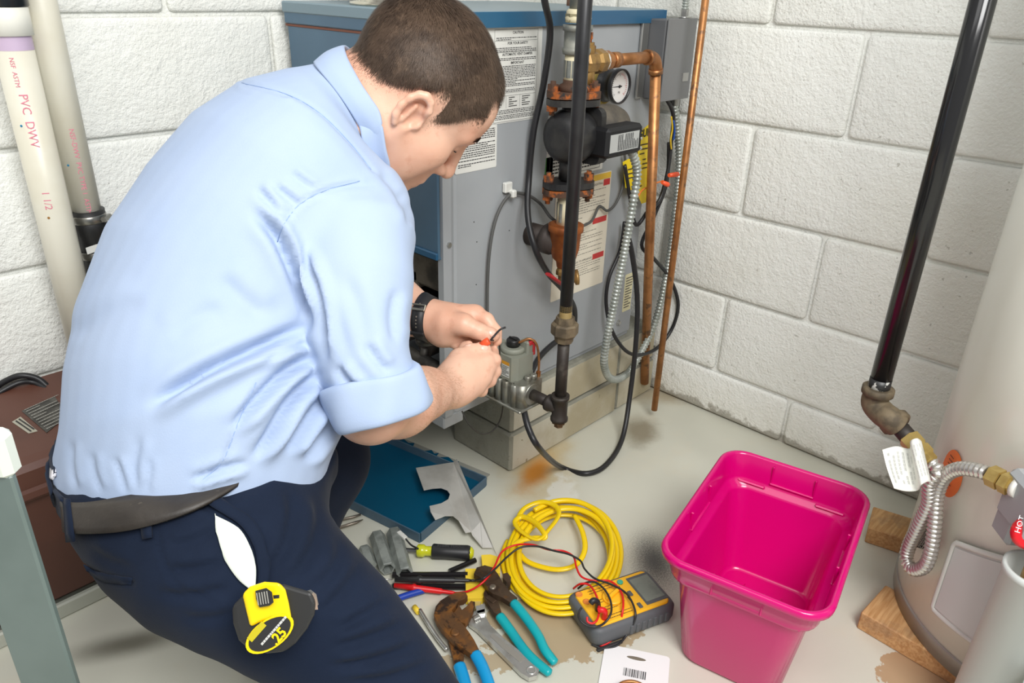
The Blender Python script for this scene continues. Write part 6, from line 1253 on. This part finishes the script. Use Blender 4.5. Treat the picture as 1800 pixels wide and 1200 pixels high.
# right (near) hand: back of the hand towards us, fingers closing on the wire
FB_.cone(rw, dpr(800, 672, 1.13), .029, .030, .012); FB_.cone(dpr(800, 655, 1.13), dpr(852, 632, 1.165), .026, .0175, .012); FB_.cone(dpr(800, 676, 1.125), dpr(846, 655, 1.155), .024, .0175, .012); FB_.cone(dpr(798, 684, 1.125), dpr(832, 674, 1.15), .02, .016, .012); FB_.cone(dpr(810, 640, 1.14), dpr(826, 634, 1.16), .022, .019, .012)
fingr([(852, 630, 1.165), (868, 627, 1.172), (866, 613, 1.2), (853, 606, 1.205)], [.0125, .0112, .0092, .0078])
fingr([(856, 640, 1.165), (868, 646, 1.178), (860, 634, 1.215), (842, 622, 1.215)], [.0128, .0115, .0095, .008])
fingr([(848, 654, 1.16), (860, 662, 1.175), (852, 656, 1.215), (832, 640, 1.212)], [.0125, .011, .0092, .0078])
fingr([(834, 672, 1.152), (846, 680, 1.168), (838, 674, 1.2), (820, 656, 1.2)], [.0115, .0098, .0085, .0072])
fingr([(795, 650, 1.13), (808, 624, 1.145), (828, 611, 1.16), (848, 607, 1.168), (853, 606, 1.17)], [.019, .0145, .0105, .0092, .0082], .008)
fingr([(806, 622, 1.19), (818, 604, 1.185), (824, 601, 1.18)], [.01, .0088, .0076])
for (x, y, d) in ((854, 629, 1.158), (858, 642, 1.160), (850, 656, 1.154), (835, 674, 1.145)): FB_.ball(dpr(x, y, d), .0102, .006)
for (a, b) in (((792, 664, 1.100), (850, 630, 1.150)), ((790, 670, 1.098), (852, 643, 1.152)), ((790, 678, 1.097), (844, 657, 1.146)), ((788, 684, 1.10), (830, 674, 1.138))): FB_.cone(dpr(*a), dpr(*b), .0035, .0045, .010)
# left (far) hand, thumb on top
FB_.cone(lw, dp(780, 566, 1.205), .0275, .030, .012); FB_.cone(dp(775, 560, 1.205), dp(835, 554, 1.215), .0245, .018, .012); FB_.cone(dp(780, 575, 1.205), dp(826, 572, 1.22), .026, .018, .012); FB_.cone(dp(780, 585, 1.205), dp(806, 590, 1.215), .023, .018, .012)
finger([(785, 568, 1.19), (815, 570, 1.18), (842, 582, 1.178), (862, 588, 1.182), (869, 590, 1.184)], [.023, .0165, .0118, .0102, .0085], .008)
finger([(832, 551, 1.212), (855, 562, 1.205), (871, 582, 1.2), (874, 599, 1.197)], [.0135, .0118, .0098, .008])
finger([(828, 560, 1.225), (852, 576, 1.235), (858, 598, 1.225), (846, 604, 1.212)], [.013, .0115, .0095, .008])
finger([(818, 574, 1.23), (838, 594, 1.24), (832, 610, 1.225), (818, 606, 1.212)], [.0125, .011, .0092, .0078])
finger([(806, 586, 1.225), (820, 606, 1.232), (812, 612, 1.215), (800, 606, 1.205)], [.0115, .0098, .0085, .0072])
FB_.smooth(1)
def skin_mat():
    m = D.materials.new('skin'); m.use_nodes = True; t = NT(m)
    c = t.mix(t.ramp(t.noise(9, 4, .6), .35, .7), srgb(228, 184, 159), srgb(217, 164, 138)); c = t.mix(t.math('MULTIPLY', t.ramp(t.noise(60, 3, .6), .55, .75), .35), c, srgb(196, 134, 108))
    t.set(t.b, 'Base Color', c); t.set(t.b, 'Roughness', .45); t.set(t.b, 'Subsurface Weight', .06); t.set(t.b, 'Subsurface Radius', (.012, .004, .002)); t.set(t.b, 'Subsurface Scale', .4)
    t.set(t.b, 'Normal', t.bump(t.noise(420, 3, .6), .22, .0008, t.bump(t.noise(90, 3, .6), .15, .001))); return m
SKIN = skin_mat()
BVs, BQs = FB_.mesh(); body = qmesh('body', BVs, BQs, SKIN, ME.e, ME.b); BH = Hit(BVs, BQs); BT = BH.t
# ------------------------------------------------------------------ collar
ST = SH.t
def push(P, tree, off):
    """keep a point at least off outside a closed surface"""
    h = tree.find_nearest(Vector(P)); n = np.array(h[1]); g = (P-np.array(h[0]))@n
    return np.array(h[0])+n*off if g < off else P
CA = unit(.6*HRt[:, 2]+.4*unit(hd0-NB0)); CX = unit(HRt[:, 0]-CA*(HRt[:, 0]@CA)); CY = np.cross(CA, CX); CC = hd0
Tc, Bc = [], []
for ph in np.linspace(32, 330, 20):
    f_ = np.clip((abs(ph-180)-85)/65, 0, 1); r_ = math.radians(ph); dr = math.cos(r_)*CX+math.sin(r_)*CY
    Tc.append(push(CC+CA*(.004-.034*f_**1.5)+dr*(.0640+.004*f_), BT, .004)); Bc.append(push(CC-CA*(.040+.040*f_**1.3)+dr*(.074+.004*f_), ST, .004))
Bc = [np.array(q) for q in Bc]
for _ in range(2): Bc[1:-1] = [.5*Bc[k]+.25*Bc[k-1]+.25*Bc[k+1] for k in range(1, len(Bc)-1)]
rad = lambda a: unit((a-CC)-CA*((a-CC)@CA))
Mc = [a*.5+b*.5+rad(a)*.0045 for a, b in zip(Tc, Bc)]; To = [a+rad(a)*.002 for a in Tc]; Tc = [a-rad(a)*.001 for a in Tc]
In = [a-CA*.012-rad(a)*.0005 for a in Tc]; In2 = [a-CA*.03+rad(a)*.001 for a in Tc]
csh, _ = sheet([In2, In, To, Mc, Bc], 5); co = ME.part('collar', csh, SHC, shirt); md = co.modifiers.new('thickness', 'SOLIDIFY'); md.thickness = .0024; md.offset = 0
# ------------------------------------------------------------------ hair: short strands growing from the scalp
HAIR = mat('brown_hair', srgb(92, 74, 60), .5, spec=.35, var=srgb(72, 57, 46), vscale=30, var2=srgb(108, 88, 72), v2scale=90, v2=(.5, .75))
SCALP = mat('hair_base', srgb(80, 64, 52), .8, spec=.15, bump=.6, bscale=300)
BN = normals(BVs, BQs); loc = (BVs-HO)@HRt     # head coordinates
def hairmask(p):
    """how far inside the hair area (positive = hair)"""
    x, y, z = p[:, 0], np.abs(p[:, 1]), p[:, 2]
    front = .076-.25*np.maximum(y-.03, 0)-.22*np.exp(-((y-.045)/.014)**2)*.06
    low = np.interp(x, [-.12, -.06, -.03, -.016, .004, .014, .024, .034, .05, .07], [-.046, -.022, .008, .032, .032, .002, .010, .037, .050, .058])
    return np.minimum(front-x, (z-low)*.8)
hm = hairmask(loc); inhead = (np.linalg.norm(loc-np.array([-.015, 0, .03]), axis=1) < .145) & (np.abs(loc[:, 1]) < .0745-.012*(np.abs(loc[:, 0]+.014) < .025)*(np.abs(loc[:, 2]) < .034)*0)
earz = (np.abs(loc[:, 0]+.008) < .026) & (loc[:, 2] < .029) & (loc[:, 2] > -.046) & (loc[:, 0] < .010); inhead &= ~earz
ok = inhead & (hm > .010); cap_faces = ok[BQs].all(1); cf = BQs[cap_faces]; used = np.unique(cf); remap = -np.ones(len(BVs), int); remap[used] = np.arange(len(used))
thk = lambda h, z: .0052*np.clip((h-.008)/.03, 0, 1)*(.6+.4*np.clip(z/.1, 0, 1))
CVt = BVs[used]+BN[used]*(-.0006+thk(hm[used], loc[used][:, 2])+.0008*vnoise(BVs[used], 150, 3)*np.clip(hm[used]/.02, 0, 1))[:, None]
hair = qmesh('hair', CVt, remap[cf], SCALP, ME.e, ME.b, True)
rg = np.random.default_rng(5); cand = np.where(inhead & (hm > -.008))[0]; idx = rg.choice(cand, 84000); sv = []; sf = []
crown = np.array([-.070, .012, .078])
for i in idx:
    p = loc[i]; h = hm[i]
    if rg.random() > np.clip((h+.008)/.030, 0, 1)**1.4: continue
    n = HRt.T@BN[i]; g = p-crown; g = g-n*(g@n); sw = np.cross(n, g); g = unit(g)+.35*unit(sw)*(np.linalg.norm(p-crown) < .05)+np.array([.15, 0, -.55])*(1 if p[2] < .05 else .2)+rg.normal(size=3)*.24; g = unit(g-n*(g@n))
    t = np.clip(h/.03, 0, 1); L = (.004+.012*t+.006*(p[0] > .05)*t)*rg.uniform(.7, 1.4); lift = float(thk(h, p[2])); w = np.cross(n, g)*(.00012+.00010*t)
    a = p+n*(lift*.5-.0004); b = a+g*L*.55+n*(lift*.5+.0006+.0022*t*rg.random()); c_ = a+g*L+n*(lift*.5+.0004+.0030*t*rg.random()); o = len(sv)
    sv += [a-w, a+w, b+w*.8, b-w*.8, c_]; sf += [(o, o+1, o+2, o+3), (o+3, o+2, o+4)]
sv = np.array(sv)@HRt.T+HO; sm_ = MB(); sm_.add(sv, sf, True); ME.part('strands', sm_, HAIR, hair, kind='stuff')
# eyebrows and lashes
eb = MB(); re2 = np.random.default_rng(8)
for sg in (-1, 1):
    for k in range(420):
        u_ = re2.random(); q = hd_(.11-.02*u_, sg*(.012+.04*u_), .036+.004*math.sin(u_*3)+re2.uniform(-.005, .005)); h = BT.find_nearest(Vector(q)); P = np.array(h[0]); n = np.array(h[1]); n = n if n@(P-HO) > 0 else -n
        g = unit(HRt@np.array([-.25, sg*1., .12])+re2.normal(size=3)*.2); g = unit(g-n*(g@n)); w = np.cross(n, g)*.00035; eb.add([P-w, P+w, P+g*.007+n*.0012], [(0, 1, 2)])
ME.part('eyebrows', eb, HAIR, kind='stuff')
for sg in (-1, 1): ME.part('eyelashes', MB().tube(crom([hd_(.068+.0172*math.cos(a)*.9, sg*.033+.0172*math.sin(a), .0045) for a in np.linspace(-1.0, 1.0, 6)], 3), .0009, 5), mat('lash_dark', (.02, .015, .012), .6))
# forearm hair
ah = MB(); r3 = np.random.default_rng(11); ac = np.where((np.linalg.norm(BVs-(re_*.35+rw*.65), axis=1) < .11) & (((BVs-rw)@unit(rw-re_)) < .0) & (((BVs-re_)@unit(rw-re_)) > .05))[0]
for i in r3.choice(ac, 3000):
    n = BN[i]; g = unit(rw-re_)*.8-Z_*.5+r3.normal(size=3)*.35; g = unit(g-n*(g@n)); w = np.cross(n, g)*.00012; P = BVs[i]; ah.add([P-w, P+w, P+g*.0065+n*.001], [(0, 1, 2)])
ME.part('forearm_hair', ah, mat('arm_hair', srgb(176, 130, 100), .6), kind='stuff')
# nails
NAIL = mat('fingernail', srgb(236, 190, 170), .3)
for (x, y, d, sx, sy, ax2) in ((866, 586, 1.172, .0058, .0075, 25), (852, 611, 1.158, .0052, .007, -10), (822, 606, 1.172, .0045, .006, -30)):
    h = BH(x, y, 0)
    if h is None: continue
    hn = BT.find_nearest(Vector(h)); n = np.array(hn[1]); n = n if n@CF < 0 else -n; u_ = unit(CR*math.cos(math.radians(ax2))-CU*math.sin(math.radians(ax2))); u_ = unit(u_-n*(u_@n)); v_ = np.cross(n, u_)
    ME.part('fingernail', MB().sphere(h-n*.0012, 1., 12, 8, [u_, v_, n], (sy, sx, .0022)), NAIL)
# watch on the far wrist
wa = unit(dp(790, 566, 1.205)-dp(715, 556, 1.23)); wc = dp(749, 560, 1.21); WB = mat('black_watch_strap', (.016, .016, .018), .5)
x_, y_, _ = frame(wa); 
def wring(t, r0, n=40):
    P = []
    for k in range(n):
        th = 2*pi*k/n; dr = math.cos(th)*x_+math.sin(th)*y_; o = wc+wa*t+dr*.06; h = BT.ray_cast(Vector(o), Vector(-dr)); P.append((np.array(h[0]) if h[0] is not None and (o-np.array(h[0]))@dr < .055 and (o-np.array(h[0]))@dr > .018 else wc+wa*t+dr*.029)+dr*r0)
    return np.array(P)
rings_w = [wring(t, r) for t, r in ((-.0105, -.001), (-.0105, .0030), (0, .0036), (.0105, .0030), (.0105, -.001))]
wst = ME.part('watch', loft(rings_w), WB, label='black strap watch on the far wrist')
rp = rings_w[2]; rq = pix(rp); frontp = [k for k in range(40) if (rp[k]-wc)@CF < .008]
def on_strap(py):
    k = min(frontp, key=lambda k: abs(rq[k][1]-py)); n = unit(rp[k]-wc-wa*((rp[k]-wc)@wa)); return rp[k], n, np.cross(n, wa)
bk, bn, bv = on_strap(545)
STB = mat('buckle_steel', srgb(200, 196, 180), .3, .9)
for dx, dy, sx, sy in ((0, 0, .025, .004), (-.0115, .004, .0025, .010), (.0115, .004, .0025, .010), (0, .008, .025, .0025)): ME.part('buckle', MB().box(bk+bn*.002+wa*dx+bv*dy, (sx, sy, .0028), [wa, bv, bn], .0008), STB, wst)
for y in (534, 555, 562, 569, 576):
    q, n, _ = on_strap(y); ME.part('strap_hole', MB().lathe(q-n*.0002, n, [(0, .0013), (.0005, .0013)], 8), mat('strap_hole', srgb(120, 112, 100), .6), wst)
q, n, v = on_strap(584); ME.part('keeper', MB().box(q+n*.001, (.0245, .006, .004), [wa, v, n], .001), WB, wst)
cq = wc-Z_*.034+CF*.004; ME.part('watch_case', MB().lathe(cq, unit(np.array([0, 0, -1.])+wa*.1), [(-.004, .016), (0, .019), (.006, .019), (.008, .016)], 28), mat('watch_case', srgb(70, 70, 66), .4, .6), wst)
# wire and orange nut held in the fingers
WN = Thing('wire_nut', 'orange wire nut with black wires held between the man’s fingers', 'wire nut', dp(856, 602, 1.185))
a_, b_ = dp(845, 606, 1.163), dp(863, 597, 1.160); WN.part('nut', MB().lathe(a_, b_-a_, [(0, .0045), (.012, .0062), (.0145, .0055)], 12), OR)
WN.part('wire', MB().tube(crom([b_, dp(868, 591, 1.158), dp(875, 583, 1.165), dp(881, 578, 1.17), dp(889, 575, 1.17)], 5), .0016, 8), RUB); WN.part('wire', MB().tube(crom([b_, dp(872, 600, 1.2), dp(878, 606, 1.23), dp(878, 625, 1.3)], 5), .0016, 8), RUB)
# ------------------------------------------------------------------ tape measure clipped to the pocket
tp = TH(478, 1085, 0); tn = unit(CO-tp); TD = pix(tp)[2]-.03
tpx = lambda x, y, z=0.: dp(x, y, TD-z)
TM = Thing('tape_measure', 'yellow and black tape measure clipped to the man’s trouser pocket', 'tape measure', tpx(480, 1140))
TYL = mat('tape_yellow', srgb(250, 214, 10), .3); TBK = mat('tape_black_rubber', (.022, .022, .022), .5, var2=srgb(120, 118, 112), v2scale=120, v2=(.74, .77))
def pxprism(pts, z0, z1): 
    F_ = [tpx(*p, z1) for p in pts]; G_ = [tpx(*p, z0) for p in pts]; n = len(pts); return MB().add(F_+G_, [tuple(range(n)), tuple(range(n, 2*n))[::-1]]+[(i, (i+1) % n, n+(i+1) % n, n+i) for i in range(n)])
bodyp = [(428, 1045), (450, 1032), (500, 1026), (520, 1032), (548, 1040), (556, 1058), (553, 1080), (540, 1105), (520, 1130), (500, 1145), (470, 1148), (440, 1142), (420, 1125), (410, 1095), (408, 1065)]
o = TM.part('case', pxprism(bodyp, -.02, .012), TBK); bv_ = o.modifiers.new('bevel', 'BEVEL'); bv_.width = .004; bv_.segments = 3
topp = [(426, 1044), (440, 1030), (465, 1022), (492, 1024), (502, 1036), (508, 1060), (513, 1088), (498, 1083), (475, 1086), (455, 1094), (440, 1102), (434, 1078)]
o = TM.part('top_band', pxprism(topp, .0, .0165), TYL); bv_ = o.modifiers.new('bevel', 'BEVEL'); bv_.width = .003; bv_.segments = 3
disc = [(474+math.cos(a)*46*math.cos(-.62)-math.sin(a)*24*math.sin(-.62), 1114+math.cos(a)*46*math.sin(-.62)+math.sin(a)*24*math.cos(-.62)) for a in np.linspace(0, 2*pi, 28, endpoint=False)]
def ringz(f): return [(474+(x-474)*f, 1114+(y-1114)*f) for x, y in disc]
TM.part('badge_rim', pxprism(ringz(1.06), .0, .0165), TYL); bd = TM.part('badge', pxprism(ringz(.93), .016, .0172), TBK)
tu_ = unit(CR*math.cos(.85)+CU*math.sin(.85)); tv_ = unit(np.cross(CF, tu_)*-1); tv_ = np.cross(-CF, tu_)
TM.text('.25', .013, TYL, tpx(489, 1138, .0178), tu_, tv_, bd, bold=.03)
pr = MB(); greek(pr, tpx(462, 1135, .0178), tu_, tv_, .034, .0035, 1, 3, 1., .6, (.05, .1)); TM.part('fine_print', pr, mat('tape_print', srgb(200, 200, 196), .5), bd)
TM.part('badge_stripe', MB().prism([(0, 0), (.02, 0), (.02, .006), (0, .006)], tpx(443, 1128, .0174), tu_, tv_, -CF, .0004), mat('tape_olive', srgb(196, 182, 30), .4), bd)
lk_ = TM.part('lock_button', pxprism([(449, 1038), (468, 1033), (478, 1040), (481, 1058), (474, 1064), (456, 1067), (450, 1052)], .015, .022), TBK)
for k in range(5): TM.part('button_ridge', pxprism([(450+k*4.4, 1042-k*.8), (452.2+k*4.4, 1041.6-k*.8), (455.5+k*4.4, 1063-k*.8), (453.5+k*4.4, 1063.6-k*.8)], .0215, .0232), mat('ridge_grey', srgb(150, 148, 140), .5), lk_)
TM.part('band_slot', pxprism([(480, 1046), (491, 1045), (491, 1051), (481, 1052)], .016, .0168), TBK)
TM.part('tape_end', pxprism([(532, 1040), (546, 1036), (556, 1044), (560, 1062), (552, 1072), (538, 1070), (542, 1058)], .0, .006), STEEL)
TM.part('end_hook', pxprism([(538, 1040), (550, 1044), (557, 1056), (559, 1071), (539, 1072), (539, 1062), (548, 1058), (540, 1048)], .004, .009), mat('worn_hook', srgb(206, 180, 160), .4, .7))
